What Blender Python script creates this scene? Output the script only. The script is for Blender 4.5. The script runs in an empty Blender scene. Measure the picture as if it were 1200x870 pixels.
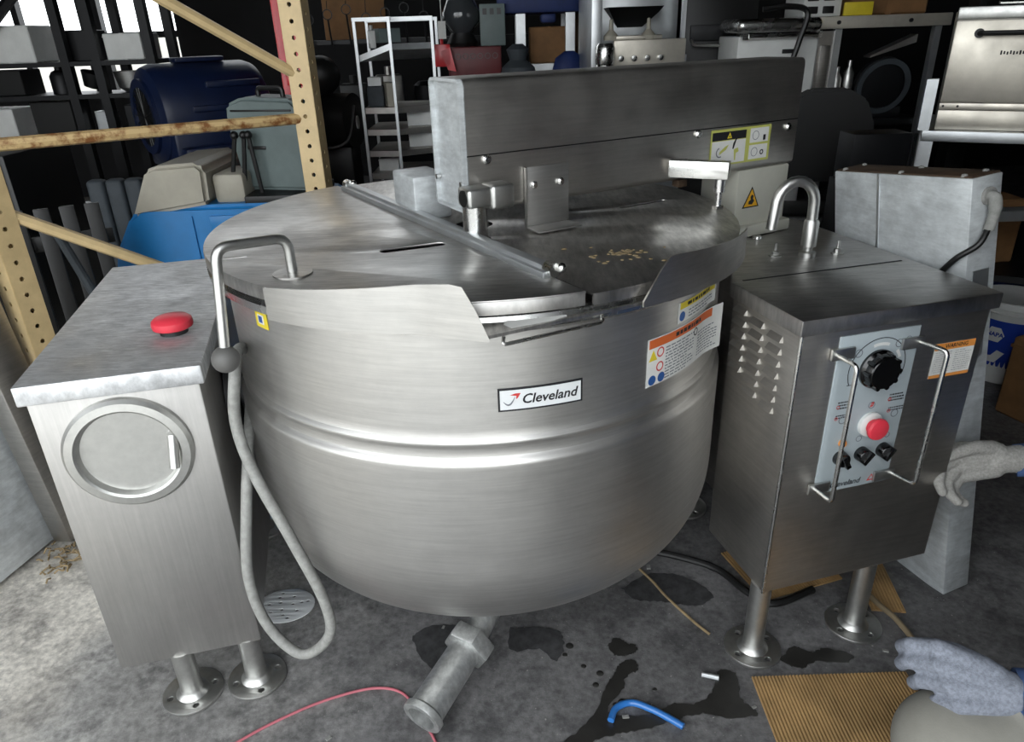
import bpy, bmesh, math, random
from mathutils import Vector, Matrix
random.seed(7)
PI = math.pi
S = bpy.context.scene
C = S.collection

# ------------------------------------------------------------------ camera, sky, exposure
cam_d = bpy.data.cameras.new('camera'); cam = bpy.data.objects.new('camera', cam_d); C.objects.link(cam)
cam_d.sensor_fit = 'HORIZONTAL'; cam_d.sensor_width = 36.0; cam_d.lens = 842.36*36/1200; cam_d.clip_end = 200
_th, _ro = 0.4415, -0.0334
_f = Vector((0, math.cos(_th), -math.sin(_th))); _u = Vector((0, math.sin(_th), math.cos(_th))); _r = Vector((1, 0, 0))
_R = _r*math.cos(_ro)+_u*math.sin(_ro); _U = _u*math.cos(_ro)-_r*math.sin(_ro)
cam.matrix_world = Matrix(((_R.x, _U.x, -_f.x, 0), (_R.y, _U.y, -_f.y, 0), (_R.z, _U.z, -_f.z, 1.5), (0, 0, 0, 1)))
S.camera = cam
W = bpy.data.worlds.new('overcast_sky'); S.world = W; W.use_nodes = True
W.node_tree.nodes['Background'].inputs[0].default_value = (0.93, 0.97, 1.0, 1)
W.node_tree.nodes['Background'].inputs[1].default_value = 2.6
S.view_settings.view_transform = 'Standard'; S.view_settings.look = 'None'
S.view_settings.gamma = 1; S.view_settings.use_curve_mapping = False
S.view_settings.exposure = 0.62
S.cycles.use_denoising = True
S.cycles.max_bounces = 8; S.cycles.diffuse_bounces = 4; S.cycles.glossy_bounces = 5
S.cycles.caustics_reflective = False; S.cycles.caustics_refractive = False

# ------------------------------------------------------------------ helpers
def lin(h):
    h = h.lstrip('#'); o = []
    for i in (0, 2, 4):
        c = int(h[i:i+2], 16)/255
        o.append(c/12.92 if c <= .04045 else ((c+.055)/1.055)**2.4)
    return (*o, 1)

def mat(name, col, rough=.5, metal=0., var=.0, vscale=6., bump=0., bscale=40., stretch=(1, 1, 1), rvar=0., spec=.5, col2=None, ramp=(.35, .65), coat=0., grain=None):
    """procedural principled material: colour mottling, roughness variation and fine (optionally brushed) relief"""
    m = bpy.data.materials.new(name); m.use_nodes = True
    nt = m.node_tree; N = nt.nodes; L = nt.links; b = N['Principled BSDF']
    c = lin(col) if isinstance(col, str) else (*col, 1)
    b.inputs['Base Color'].default_value = c; b.inputs['Roughness'].default_value = rough
    b.inputs['Metallic'].default_value = metal; b.inputs['Specular IOR Level'].default_value = spec
    b.inputs['Coat Weight'].default_value = coat
    tc = N.new('ShaderNodeTexCoord')
    if var or rvar or col2:
        n1 = N.new('ShaderNodeTexNoise'); n1.inputs['Scale'].default_value = vscale; n1.inputs['Detail'].default_value = 6; n1.inputs['Roughness'].default_value = .62
        L.new(tc.outputs['Object'], n1.inputs['Vector'])
        cr = N.new('ShaderNodeValToRGB'); cr.color_ramp.elements[0].position = ramp[0]; cr.color_ramp.elements[1].position = ramp[1]
        d = tuple(x*(1-var) for x in c[:3])+(1,) if col2 is None else lin(col2)
        e = tuple(min(1, x*(1+var*.6)) for x in c[:3])+(1,) if col2 is None else c
        cr.color_ramp.elements[0].color = d; cr.color_ramp.elements[1].color = e
        L.new(n1.outputs['Fac'], cr.inputs['Fac']); L.new(cr.outputs['Color'], b.inputs['Base Color'])
        if rvar:
            mr = N.new('ShaderNodeMapRange'); mr.inputs['From Min'].default_value = .3; mr.inputs['From Max'].default_value = .7
            mr.inputs['To Min'].default_value = rough+rvar; mr.inputs['To Max'].default_value = max(.04, rough-rvar)
            L.new(n1.outputs['Fac'], mr.inputs['Value']); L.new(mr.outputs['Result'], b.inputs['Roughness'])
    if grain:                                                       # brushed scratches: (contrast, scale, stretch)
        g, gs, gst = grain
        mp = N.new('ShaderNodeMapping'); mp.inputs['Scale'].default_value = gst; L.new(tc.outputs['Object'], mp.inputs['Vector'])
        ng = N.new('ShaderNodeTexNoise'); ng.inputs['Scale'].default_value = gs; ng.inputs['Detail'].default_value = 5; ng.inputs['Roughness'].default_value = .7
        L.new(mp.outputs['Vector'], ng.inputs['Vector'])
        mr = N.new('ShaderNodeMapRange'); mr.inputs['From Min'].default_value = .3; mr.inputs['From Max'].default_value = .7
        mr.inputs['To Min'].default_value = 1-g; mr.inputs['To Max'].default_value = 1+g; L.new(ng.outputs['Fac'], mr.inputs['Value'])
        mx = N.new('ShaderNodeMix'); mx.data_type = 'RGBA'; mx.blend_type = 'MULTIPLY'; mx.inputs['Factor'].default_value = 1
        lk = b.inputs['Base Color'].links
        if lk: L.new(lk[0].from_socket, mx.inputs['A'])
        else: mx.inputs['A'].default_value = c
        L.new(mr.outputs['Result'], mx.inputs['B']); L.new(mx.outputs['Result'], b.inputs['Base Color'])
    if bump:
        mp = N.new('ShaderNodeMapping'); mp.inputs['Scale'].default_value = stretch
        n2 = N.new('ShaderNodeTexNoise'); n2.inputs['Scale'].default_value = bscale; n2.inputs['Detail'].default_value = 3
        bp = N.new('ShaderNodeBump'); bp.inputs['Strength'].default_value = bump; bp.inputs['Distance'].default_value = .002
        L.new(tc.outputs['Object'], mp.inputs['Vector']); L.new(mp.outputs['Vector'], n2.inputs['Vector'])
        L.new(n2.outputs['Fac'], bp.inputs['Height']); L.new(bp.outputs['Normal'], b.inputs['Normal'])
    return m

M = {}
def m_(k, *a, **kw): M[k] = mat(k, *a, **kw)
m_('steel_h', (.57, .56, .54), .44, 1, var=.10, vscale=5, rvar=.07, bump=.08, bscale=6, stretch=(1.2, 1.2, 130), grain=(.10, 9, (.7, .7, 16)))
m_('steel_v', (.46, .45, .435), .46, 1, var=.09, vscale=5, rvar=.06, bump=.06, bscale=6, stretch=(120, 120, 1.5), grain=(.08, 9, (14, 14, .6)))
m_('steel_top', (.49, .48, .465), .40, 1, var=.16, vscale=7, rvar=.12, bump=.05, bscale=30, ramp=(.25, .75), grain=(.24, 7, (2, 14, 2)))
m_('steel_worn', (.52, .505, .48), .42, 1, var=.30, vscale=8, rvar=.14, bump=.06, bscale=45, ramp=(.28, .72), grain=(.32, 6, (12, 2.5, 2)))
m_('steel_scratched', (.64, .65, .66), .56, .85, var=.22, vscale=10, rvar=.14, bump=.10, bscale=30, stretch=(2, 9, 2), ramp=(.25, .75), grain=(.30, 8, (3, 12, 3)))
m_('steel_dark', (.49, .47, .44), .43, 1, var=.14, vscale=6, rvar=.08, bump=.05, bscale=6, stretch=(1.5, 1.5, 110), grain=(.11, 8, (1, 1, 16)))
m_('steel_bright', (.66, .66, .64), .26, 1, var=.10, vscale=20, rvar=.05)
m_('steel_satin', (.55, .55, .53), .40, 1, var=.12, vscale=30, rvar=.05)
m_('galv', (.60, .63, .64), .50, .35, var=.26, vscale=13, rvar=.08, bump=.06, bscale=60, ramp=(.3, .7), grain=(.18, 14, (1, 1, 4)))
m_('pipe_steel', (.58, .59, .58), .46, .85, var=.25, vscale=22, rvar=.1, bump=.08, bscale=80, grain=(.2, 20, (3, 3, 1)))
m_('galv_rust', '#4a3a2c', .7, .3, var=.4, vscale=20, bump=.2, bscale=60)
m_('hose', '#8f8f8b', .62, 0, var=.22, vscale=60, bump=.3, bscale=260)
m_('rubber', '#5c5b59', .55, 0, var=.1, vscale=30)
m_('black', '#101010', .45, 0, var=.2, vscale=20)
m_('black_gloss', '#0b0b0c', .18, 0, var=.1, vscale=20, coat=.3)
m_('dark_metal', '#121316', .5, .2, var=.3, vscale=12)
m_('dark_blue', '#0a1734', .42, 0, var=.2, vscale=8)
m_('blue', '#1f78b8', .38, 0, var=.12, vscale=6, bump=.02)
m_('navy', '#14275a', .6, 0, var=.25, vscale=9)
m_('beige', '#a29d8f', .5, 0, var=.10, vscale=8)
m_('case_grey', '#63706f', .55, 0, var=.14, vscale=8)
m_('seat_grey', '#3a4045', .7, 0, var=.2, vscale=10, bump=.2, bscale=90)
m_('rack_cream', '#c9b184', .48, 0, var=.12, vscale=14, bump=.05)
m_('rack_rust', '#c3a878', .55, 0, col2='#7c5029', vscale=24, ramp=(.36, .52), bump=.12, bscale=70)
m_('red', '#c8232c', .35, 0, var=.12, vscale=9, coat=.2)
m_('red_dark', '#5a1418', .5, 0, var=.2, vscale=9)
m_('red_button', '#d93a49', .38, 0, var=.06, vscale=20)
m_('column_grey', '#b8b7ab', .45, 0, var=.08, vscale=7)
m_('panel_grey', '#aab4b8', .42, 0.1, var=.06, vscale=9)
m_('white', '#d8d9d6', .5, 0, var=.06, vscale=12)
m_('paper', '#dcdcd8', .6, 0, var=.07, vscale=22)
m_('plate_white', '#d6d9da', .35, 0, var=.03, vscale=22)
m_('print_black', '#15161a', .6); m_('print_grey', '#70747a', .6)
m_('orange', '#c8622f', .55); m_('amber', '#d98f45', .4); m_('yellow', '#d9c433', .5, var=.06, vscale=30)
m_('sign_yellow', '#e0a81c', .45); m_('olive', '#b9bb62', .5); m_('print_blue', '#27528f', .5); m_('print_red', '#c03a36', .55)
m_('cardboard', '#7c5a38', .8, 0, var=.2, vscale=9, bump=.1, bscale=60)
m_('corrugated', '#a58457', .8, 0, var=.42, vscale=7, ramp=(.3, .7))
m_('oven_steel', (.62, .58, .50), .40, .6, var=.18, vscale=5, rvar=.10, bump=.05, bscale=5, stretch=(2, 2, 80))
m_('alu', (.60, .62, .63), .42, .9, var=.1, vscale=9)
m_('wall_dark', '#161618', .8, 0, var=.35, vscale=2.5, bump=.2, bscale=14)
m_('wall_pale', '#807d76', .85, 0, var=.2, vscale=2.5, bump=.2, bscale=14)
m_('outdoor', '#c0beb8', .9, 0, var=.12, vscale=.7)
m_('glove', '#9d9b96', .95, 0, var=.22, vscale=160, bump=.5, bscale=420, spec=.2)
m_('glove_blue', '#868b96', .95, 0, var=.25, vscale=160, bump=.5, bscale=420, spec=.2)
m_('sleeve', '#4d648f', .85, 0, var=.2, vscale=25, bump=.2, bscale=240, spec=.2)
m_('trouser', '#8d8b83', .85, 0, var=.08, vscale=14, bump=.15, bscale=260, spec=.2)
m_('skin', '#a9785c', .6, 0, var=.08, vscale=20); m_('hair', '#1d1713', .7, 0, var=.2, vscale=60)
m_('leather', '#2c241e', .6, 0, var=.2, vscale=30)
m_('spill', '#2b2a28', .38, 0, var=.35, vscale=14)
m_('oil_stain', '#3a3a3b', .75, 0, var=.5, vscale=30, bump=.2, bscale=60)
m_('pink_wire', '#b0626c', .5); m_('blue_tube', '#2f6fb6', .3, coat=.4); m_('tan_tube', '#7d6f58', .6, var=.15, vscale=40)
m_('straw', '#8d7b5c', .9, var=.3, vscale=40); m_('glass_smoke', '#3a3d40', .08, 0, coat=.5)
m_('white_dust', '#8a8a86', .9, var=.2, vscale=60)

def floor_material():
    m = bpy.data.materials.new('stained_concrete'); m.use_nodes = True
    nt = m.node_tree; N = nt.nodes; L = nt.links; b = N['Principled BSDF']
    tc = N.new('ShaderNodeTexCoord')
    def noise(s, d=6, r=.6):
        n = N.new('ShaderNodeTexNoise'); n.inputs['Scale'].default_value = s; n.inputs['Detail'].default_value = d; n.inputs['Roughness'].default_value = r
        L.new(tc.outputs['Object'], n.inputs['Vector']); return n
    def ramp(src, p0, p1, c0, c1):
        r = N.new('ShaderNodeValToRGB'); r.color_ramp.elements[0].position = p0; r.color_ramp.elements[1].position = p1
        r.color_ramp.elements[0].color = c0; r.color_ramp.elements[1].color = c1; L.new(src, r.inputs['Fac']); return r
    def mul(a, c, f=1.):
        x = N.new('ShaderNodeMix'); x.data_type = 'RGBA'; x.blend_type = 'MULTIPLY'; x.inputs['Factor'].default_value = f
        L.new(a, x.inputs['A']); L.new(c, x.inputs['B']); return x.outputs['Result']
    base = ramp(noise(3.0).outputs['Fac'], .3, .72, (.29, .283, .27, 1), (.52, .51, .485, 1))
    fine = ramp(noise(55, 4, .7).outputs['Fac'], .3, .7, (.5, .5, .5, 1), (1.35, 1.35, 1.35, 1))
    blot = ramp(noise(9, 5, .7).outputs['Fac'], .36, .5, (.45, .45, .46, 1), (1, 1, 1, 1))
    # dirtier slab on the right, with light falloff painted in: paler left, darker right
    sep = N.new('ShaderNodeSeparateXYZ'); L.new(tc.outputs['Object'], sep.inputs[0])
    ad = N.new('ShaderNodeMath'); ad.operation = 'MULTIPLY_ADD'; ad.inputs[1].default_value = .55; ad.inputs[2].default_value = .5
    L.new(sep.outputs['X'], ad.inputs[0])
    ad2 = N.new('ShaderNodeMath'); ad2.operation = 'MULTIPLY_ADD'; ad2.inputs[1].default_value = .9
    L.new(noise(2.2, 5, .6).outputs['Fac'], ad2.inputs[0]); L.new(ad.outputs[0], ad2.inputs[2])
    grime_falloff = ramp(ad2.outputs[0], .42, 1.45, (1.55, 1.5, 1.42, 1), (.38, .38, .40, 1))
    grime_falloff.color_ramp.elements.new(.62).color = (.95, .95, .95, 1)
    c = mul(mul(mul(base.outputs[0], fine.outputs[0], .8), blot.outputs[0], .8), grime_falloff.outputs[0])
    speck = ramp(noise(120, 2, .5).outputs['Fac'], .70, .74, (0, 0, 0, 1), (1, 1, 1, 1))
    mx = N.new('ShaderNodeMix'); mx.data_type = 'RGBA'; L.new(speck.outputs[0], mx.inputs['Factor']); L.new(c, mx.inputs['A']); mx.inputs['B'].default_value = (.32, .31, .29, 1)
    L.new(mx.outputs['Result'], b.inputs['Base Color'])
    rr = N.new('ShaderNodeMapRange'); rr.inputs['To Min'].default_value = .5; rr.inputs['To Max'].default_value = .95
    L.new(noise(5).outputs['Fac'], rr.inputs['Value']); L.new(rr.outputs['Result'], b.inputs['Roughness'])
    bp = N.new('ShaderNodeBump'); bp.inputs['Strength'].default_value = .35; bp.inputs['Distance'].default_value = .004
    L.new(noise(70, 5, .7).outputs['Fac'], bp.inputs['Height']); L.new(bp.outputs['Normal'], b.inputs['Normal'])
    return m
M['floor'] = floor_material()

def rot(yaw, o=(0, 0, 0)): return Matrix.Translation(o) @ Matrix.Rotation(yaw, 4, 'Z')
I4 = Matrix.Identity(4)

class MB:
    """collects shapes into one bmesh; F is the local-to-world frame the shapes are given in"""
    def __init__(s, F=None): s.bm = bmesh.new(); s.F = F or I4
    def _add(s, verts, faces):
        vs = [s.bm.verts.new(s.F @ Vector(v)) for v in verts]
        fs = []
        for f in faces:
            try: fs.append(s.bm.faces.new([vs[i] for i in f]))
            except ValueError: pass
        return vs, fs
    def box(s, lo, hi, bev=0., seg=2):
        x0, y0, z0 = lo; x1, y1, z1 = hi
        vs, fs = s._add([(x0, y0, z0), (x1, y0, z0), (x1, y1, z0), (x0, y1, z0), (x0, y0, z1), (x1, y0, z1), (x1, y1, z1), (x0, y1, z1)],
                        [(3, 2, 1, 0), (4, 5, 6, 7), (0, 1, 5, 4), (1, 2, 6, 5), (2, 3, 7, 6), (3, 0, 4, 7)])
        if bev:
            bmesh.ops.bevel(s.bm, geom=list({e for f in fs for e in f.edges}), offset=bev, segments=seg, affect='EDGES', profile=.5)
        return s
    def prism(s, poly, z0, z1, bev=0.):
        n = len(poly)
        vs, fs = s._add([(x, y, z0) for x, y in poly]+[(x, y, z1) for x, y in poly],
                        [tuple(reversed(range(n))), tuple(range(n, 2*n))]+[(i, (i+1) % n, n+(i+1) % n, n+i) for i in range(n)])
        if bev: bmesh.ops.bevel(s.bm, geom=list({e for f in fs for e in f.edges}), offset=bev, segments=2, affect='EDGES', profile=.5)
        return s
    def sheet(s, pts, th):
        P = [Vector(p) for p in pts]; n = (P[1]-P[0]).cross(P[2]-P[0]).normalized()*th/2; k = len(P)
        s._add([p-n for p in P]+[p+n for p in P], [tuple(reversed(range(k))), tuple(range(k, 2*k))]+[(i, (i+1) % k, k+(i+1) % k, k+i) for i in range(k)])
        return s
    def cone(s, p0, p1, r0, r1=None, n=20, caps=True):
        return s.tube([p0, p1], [r0, r0 if r1 is None else r1], n, caps)
    def tube(s, pts, r, n=12, caps=True, closed=False):
        P = [Vector(p) for p in pts]; k = len(P); R = r if isinstance(r, (list, tuple)) else [r]*k
        T = []
        for i in range(k):
            a = P[i-1] if (i > 0 or closed) else P[i]; b = P[(i+1) % k] if (i < k-1 or closed) else P[i]
            T.append((b-a).normalized())
        up = Vector((0, 0, 1)) if abs(T[0].z) < .9 else Vector((1, 0, 0))
        x = T[0].cross(up).normalized(); vs = []
        for i in range(k):
            x = (x-T[i]*x.dot(T[i])).normalized(); y = T[i].cross(x)
            vs += [P[i]+(x*math.cos(2*PI*j/n)+y*math.sin(2*PI*j/n))*R[i] for j in range(n)]
        fs = []
        for i in range(k if closed else k-1):
            a, b = i*n, ((i+1) % k)*n
            fs += [(a+j, a+(j+1) % n, b+(j+1) % n, b+j) for j in range(n)]
        if caps and not closed: fs += [tuple(reversed(range(n))), tuple(range((k-1)*n, k*n))]
        s._add(vs, fs); return s
    def lathe(s, prof, n=48, A=None, arc=None):
        """prof: (r, h) pairs turned about local z of A"""
        A = A or I4; k = len(prof); m = n if arc is None else n+1; vs = []
        for j in range(m):
            t = 2*PI*j/n if arc is None else arc[0]+(arc[1]-arc[0])*j/n
            vs += [A @ Vector((r*math.cos(t), r*math.sin(t), h)) for r, h in prof]
        fs = []
        for j in range(n if arc is None else n):
            a, b = j*k, ((j+1) % m)*k
            fs += [(a+i, b+i, b+i+1, a+i+1) for i in range(k-1)]
        if arc is None:
            if prof[0][0] > 1e-6: fs.append(tuple(j*k for j in reversed(range(m))))
            if prof[-1][0] > 1e-6: fs.append(tuple(j*k+k-1 for j in range(m)))
        s._add(vs, fs); return s
    def ring(s, prof, n=48, A=None):
        """closed profile turned about z: no end caps"""
        A = A or I4; k = len(prof); vs = []
        for j in range(n):
            t = 2*PI*j/n
            vs += [A @ Vector((r*math.cos(t), r*math.sin(t), h)) for r, h in prof]
        fs = [(j*k+i, ((j+1) % n)*k+i, ((j+1) % n)*k+(i+1) % k, j*k+(i+1) % k) for j in range(n) for i in range(k)]
        s._add(vs, fs); return s
    def ball(s, c, r, sc=(1, 1, 1), n=16):
        A = Matrix.Translation(c) @ Matrix.Diagonal((*sc, 1))
        return s.lathe([(0 if i in (0, n) else r*math.sin(PI*i/n), -r*math.cos(PI*i/n)) for i in range(n+1)], 24, A)
    def capsule(s, p0, p1, r0, r1, n=14):
        P0, P1 = Vector(p0), Vector(p1); d = (P1-P0); l = d.length; t = d/l if l > 1e-6 else Vector((0, 0, 1))
        pts, rs = [], []
        for i in range(5):
            a = PI/2*i/4; pts.append(P0-t*r0*math.cos(a)); rs.append(max(1e-4, r0*math.sin(a)))
        for i in range(5):
            a = PI/2*i/4; pts.append(P1+t*r1*math.sin(a)); rs.append(max(1e-4, r1*math.cos(a)))
        return s.tube(pts, rs, n)
    def mesh(s, me, fn):
        vs = [s.bm.verts.new(s.F @ fn(v.co)) for v in me.vertices]
        for p in me.polygons:
            try: s.bm.faces.new([vs[i] for i in p.vertices])
            except ValueError: pass
        return s

WL = {}
def obj(name, mb, m, parent=None, angle=35, mats=None):
    bm = mb.bm
    bmesh.ops.remove_doubles(bm, verts=bm.verts, dist=1e-6)
    bmesh.ops.recalc_face_normals(bm, faces=bm.faces)
    lo = Vector([min(v.co[i] for v in bm.verts) for i in range(3)]); hi = Vector([max(v.co[i] for v in bm.verts) for i in range(3)])
    c = (lo+hi)/2; c.z = lo.z
    for v in bm.verts: v.co -= c
    me = bpy.data.meshes.new(name); bm.to_mesh(me); bm.free()
    me.polygons.foreach_set('use_smooth', [True]*len(me.polygons)); me.set_sharp_from_angle(angle=math.radians(angle))
    for x in (mats or [m]): me.materials.append(M[x] if isinstance(x, str) else x)
    o = bpy.data.objects.new(name, me); C.objects.link(o)
    o.location = c
    WL[o] = c.copy()
    if parent is not None: o.parent = parent; o.location = c-WL[parent]
    return o
def tag(o, label, cat, group=None):
    o['label'] = label; o['category'] = cat
    if group: o['group'] = group
    return o
def thing(name, label, cat, loc, group=None):
    o = bpy.data.objects.new(name, None); C.objects.link(o); o.location = loc; WL[o] = Vector(loc); o.empty_display_size = .1
    return tag(o, label, cat, group)
def struct(name, mb, m, parent=None, **k):
    o = obj(name, mb, m, parent, **k)
    if parent is None: o['kind'] = 'structure'
    return o
_dg = None
def eval_mesh(o):
    bpy.context.view_layer.update()
    e = o.evaluated_get(bpy.context.evaluated_depsgraph_get())
    return bpy.data.meshes.new_from_object(e)
def plate_mesh(loops, th, bev=0.):
    """flat plate with holes: first loop outline, the others holes; returns a mesh centred on z=0"""
    cu = bpy.data.curves.new('plate', 'CURVE'); cu.dimensions = '2D'; cu.fill_mode = 'BOTH'
    cu.extrude = max(th/2-bev, 1e-4); cu.bevel_depth = bev; cu.bevel_resolution = 1 if bev else 0
    for lp in loops:
        sp = cu.splines.new('POLY'); sp.points.add(len(lp)-1)
        for p, q in zip(sp.points, lp): p.co = (q[0], q[1], 0, 1)
        sp.use_cyclic_u = True
    o = bpy.data.objects.new('plate', cu); C.objects.link(o); me = eval_mesh(o)
    bpy.data.objects.remove(o); bpy.data.curves.remove(cu); return me
def text_mesh(t, size, shear=0., bold=0.):
    cu = bpy.data.curves.new('lettering', 'FONT'); cu.body = t; cu.size = size; cu.shear = shear; cu.offset = bold; cu.resolution_u = 3
    cu.align_x = 'CENTER'; cu.align_y = 'CENTER'
    o = bpy.data.objects.new('lettering', cu); C.objects.link(o); me = eval_mesh(o)
    bpy.data.objects.remove(o); bpy.data.curves.remove(cu); return me
def circ(cx, cy, r, n=16, a0=0): return [(cx+r*math.cos(a0+2*PI*i/n), cy+r*math.sin(a0+2*PI*i/n)) for i in range(n)]
def slot(p, q, r, n=6):
    p, q = Vector(p), Vector(q); a = math.atan2(*(q-p).yx)
    return [tuple(q+r*Vector((math.cos(a-PI/2+PI*i/n), math.sin(a-PI/2+PI*i/n)))) for i in range(n+1)]+[tuple(p+r*Vector((math.cos(a+PI/2+PI*i/n), math.sin(a+PI/2+PI*i/n)))) for i in range(n+1)]
def bez(pts, n=8):
    """smooth path through points (Catmull-Rom)"""
    P = [Vector(p) for p in pts]; Q = [P[0]*2-P[1]]+P+[P[-1]*2-P[-2]]; o = []
    for i in range(1, len(Q)-2):
        for k in range(n):
            t = k/n; a, b, c, d = Q[i-1:i+3]
            o.append(.5*((2*b)+(c-a)*t+(2*a-5*b+4*c-d)*t*t+(3*b-a-3*c+d)*t**3))
    o.append(P[-1]); return o
def fillet(pts, r, n=5):
    P = [Vector(p) for p in pts]; o = [P[0]]
    for i in range(1, len(P)-1):
        a = (P[i-1]-P[i]).normalized(); b = (P[i+1]-P[i]).normalized()
        p, q = P[i]+a*r, P[i]+b*r
        for k in range(n+1):
            t = k/n; o.append(p*(1-t)**2+P[i]*2*t*(1-t)+q*t*t)
    o.append(P[-1]); return o

# ------------------------------------------------------------------ the building
YF = -.35                                                            # inner face of the front wall; the photographer stands in the open loading door
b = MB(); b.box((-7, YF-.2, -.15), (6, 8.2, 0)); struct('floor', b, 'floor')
b = MB(); b.box((-30, -40, -.2), (30, YF-.2, -.02)); struct('ground_outside', b, 'outdoor')
b = MB(); b.box((-7, 8.0, 0), (-5.6, 8.2, 2.6)); b.box((-3.2, 8.0, 0), (6, 8.2, 2.6)); b.box((-5.6, 8.0, 0), (-3.2, 8.2, 1.0)); b.box((-7, 8.0, 2.6), (-6.6, 8.2, 4.2)); b.box((-.6, 8.0, 2.6), (6, 8.2, 4.2)); b.box((-6.6, 8.0, 3.9), (-.6, 8.2, 4.2)); b.box((-6.6, 8.0, 2.6), (-.6, 8.2, 2.7))
struct('wall_back', b, 'wall_dark')
b = MB(); b.box((6, YF, 0), (6.2, 8.2, 4.2)); struct('wall_right', b, 'wall_dark')
b = MB(); b.box((-7.2, YF, 0), (-7, 8.2, 4.2)); struct('wall_left', b, 'wall_dark')
b = MB(); b.box((.75, YF-.2, 0), (6.2, YF, 4.2)); b.box((-7.2, YF-.2, 0), (-5.0, YF, 4.2)); b.box((-5.0, YF-.2, 3.6), (.75, YF, 4.2)); struct('wall_front', b, 'wall_dark')
b = MB(); b.box((-7.2, YF-.2, 4.2), (6.2, 8.2, 4.35)); struct('ceiling', b, 'wall_dark')
wf = MB()
for k in range(6): wf.box((-6.6+k*1.19, 8.03, 2.7), (-6.55+k*1.19, 8.12, 3.9))
for z in (2.7, 3.3, 3.85): wf.box((-6.6, 8.04, z), (-.6, 8.11, z+.05))
struct('window_2', wf, 'dark_metal')
wf = MB()
for x in (-5.6, -4.85, -4.05, -3.25): wf.box((x, 8.03, 1.0), (x+.06, 8.12, 2.6))
for z in (1.0, 1.55, 2.54): wf.box((-5.6, 8.04, z), (-3.2, 8.11, z+.06))
struct('window_1', wf, 'dark_metal')

# ------------------------------------------------------------------ mixer kettle
KX, KY = -.0801, 1.794
KET = thing('mixer_kettle', 'huge stainless steel tilting mixer kettle with side consoles, split lid and overhead bridge', 'kettle', (KX, KY, 0))
KF = Matrix.Translation((KX, KY, 0))
prof = [(.55, 1.030), (.603, 1.034), (.603, 1.02), (.603, .815), (.6035, .803), (.605, .797), (.6085, .793), (.6115, .789), (.612, .786), (.611, .782), (.6085, .778), (.608, .774), (.608, .762), (.609, .757), (.613, .752), (.617, .748), (.6192, .744), (.6197, .740), (.6197, .732), (.620, .6), (.6207, .50), (.6207, .4878)]
for i in range(1, 25):
    s_ = i/24; s_ = 1-(1-s_)**1.6
    prof.append((.6207*(max(0, 1-s_**2.5))**.4, .4878-s_*(.4878-.1573)))
prof[-1] = (0, .1573)
b = MB(KF); b.lathe(list(reversed(prof))+[(.55, 1.030), (.55, .55), (.4, .35), (0, .3)], 128)
body = obj('kettle_body', b, 'steel_h', KET, angle=25)
# rolled kettle rim
b = MB(KF); b.ring([(.600, 1.026), (.628, 1.022), (.637, 1.030), (.638, 1.045), (.632, 1.054), (.600, 1.056)], 128); obj('rim', b, 'steel_bright', KET)
# lid panels, split along the hinge line
h0, h1 = Vector((-.474, 2.195)), Vector((.082, 1.28)); hd = (h1-h0).normalized(); hn = Vector((hd.y, -hd.x))   # hn points to the left panel
def seg_poly(R, side, gap):
    pts = []
    for i in range(241):
        t = 2*PI*i/240; p = Vector((KX+R*math.cos(t), KY+R*math.sin(t)))
        d = (p-h0).dot(hn)
        pts.append((p, d*side > gap))
    k = next(i for i in range(240) if pts[i][1] and not pts[i-1][1])
    arc = [tuple(pts[(k+i) % 240][0]) for i in range(240) if pts[(k+i) % 240][1]]
    return arc
sgn = 1 if (Vector((KX-.5, KY))-h0).dot(hn) > 0 else -1
LT, RT = 1.086, 1.079
def skirt(b, arc, z0, z1, th=.004):
    c = Vector((KX, KY)); n = len(arc); vs = []
    for x, y in arc:
        p = Vector((x, y)); d = (p-c).normalized()*th
        vs += [(p.x+d.x*.4, p.y+d.y*.4, z0), (p.x+d.x*.5, p.y+d.y*.5, z1-.004), (p.x, p.y, z1), (p.x-d.x, p.y-d.y, z1-.002), (p.x-d.x, p.y-d.y, z0)]
    b._add(vs, [(i*5+j, i*5+5+j, i*5+5+(j+1) % 5, i*5+(j+1) % 5) for i in range(n-1) for j in range(5)])
b = MB(); me = plate_mesh([seg_poly(.636, sgn, .0), slot((-.258, 1.495), (-.150, 1.536), .016), slot((-.60, 1.47), (-.555, 1.485), .0055)], .005, .0012)
skirt(b, seg_poly(.636, sgn, .0), LT-.027, LT-.001)
b.mesh(me, lambda v: v+Vector((0, 0, LT-.0025))); lidL = obj('lid_panel', b, 'steel_top', KET); lidL['label'] = 'front lid panel with long oval slot and lift handle'
b = MB(); me = plate_mesh([seg_poly(.636, -sgn, .004), slot((.30, 1.86), (.42, 1.93), .010), circ(-.055, 1.60, .019), circ(KX, KY-.06, .046, 24)], .005, .0012)
skirt(b, seg_poly(.636, -sgn, .004), RT-.022, RT-.001)
b.mesh(me, lambda v: v+Vector((0, 0, RT-.0025))); lidR = obj('lid_panel', b, 'steel_worn', KET); lidR['label'] = 'rear lid panel with dried food residue'
# raised hinge flange along the split
A = rot(math.atan2(hd.y, hd.x), (h0.x, h0.y, 0)); ln = (h1-h0).length
b = MB(A); b.box((.0, -.012, 1.08), (ln, .012, 1.106), .003); b.box((.0, -.016*sgn-.006, 1.084), (ln, -.016*sgn+.006, 1.098), .002); hb = obj('hinge_flange', b, 'alu', KET)
for u in (.005, ln-.005): b = MB(A); b.cone((u-.012, .0, 1.1), (u+.014, 0, 1.1), .014, n=14); b.ball((u+.018, .01, 1.104), .010); obj('hinge_pin', b, 'steel_bright', hb)
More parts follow.
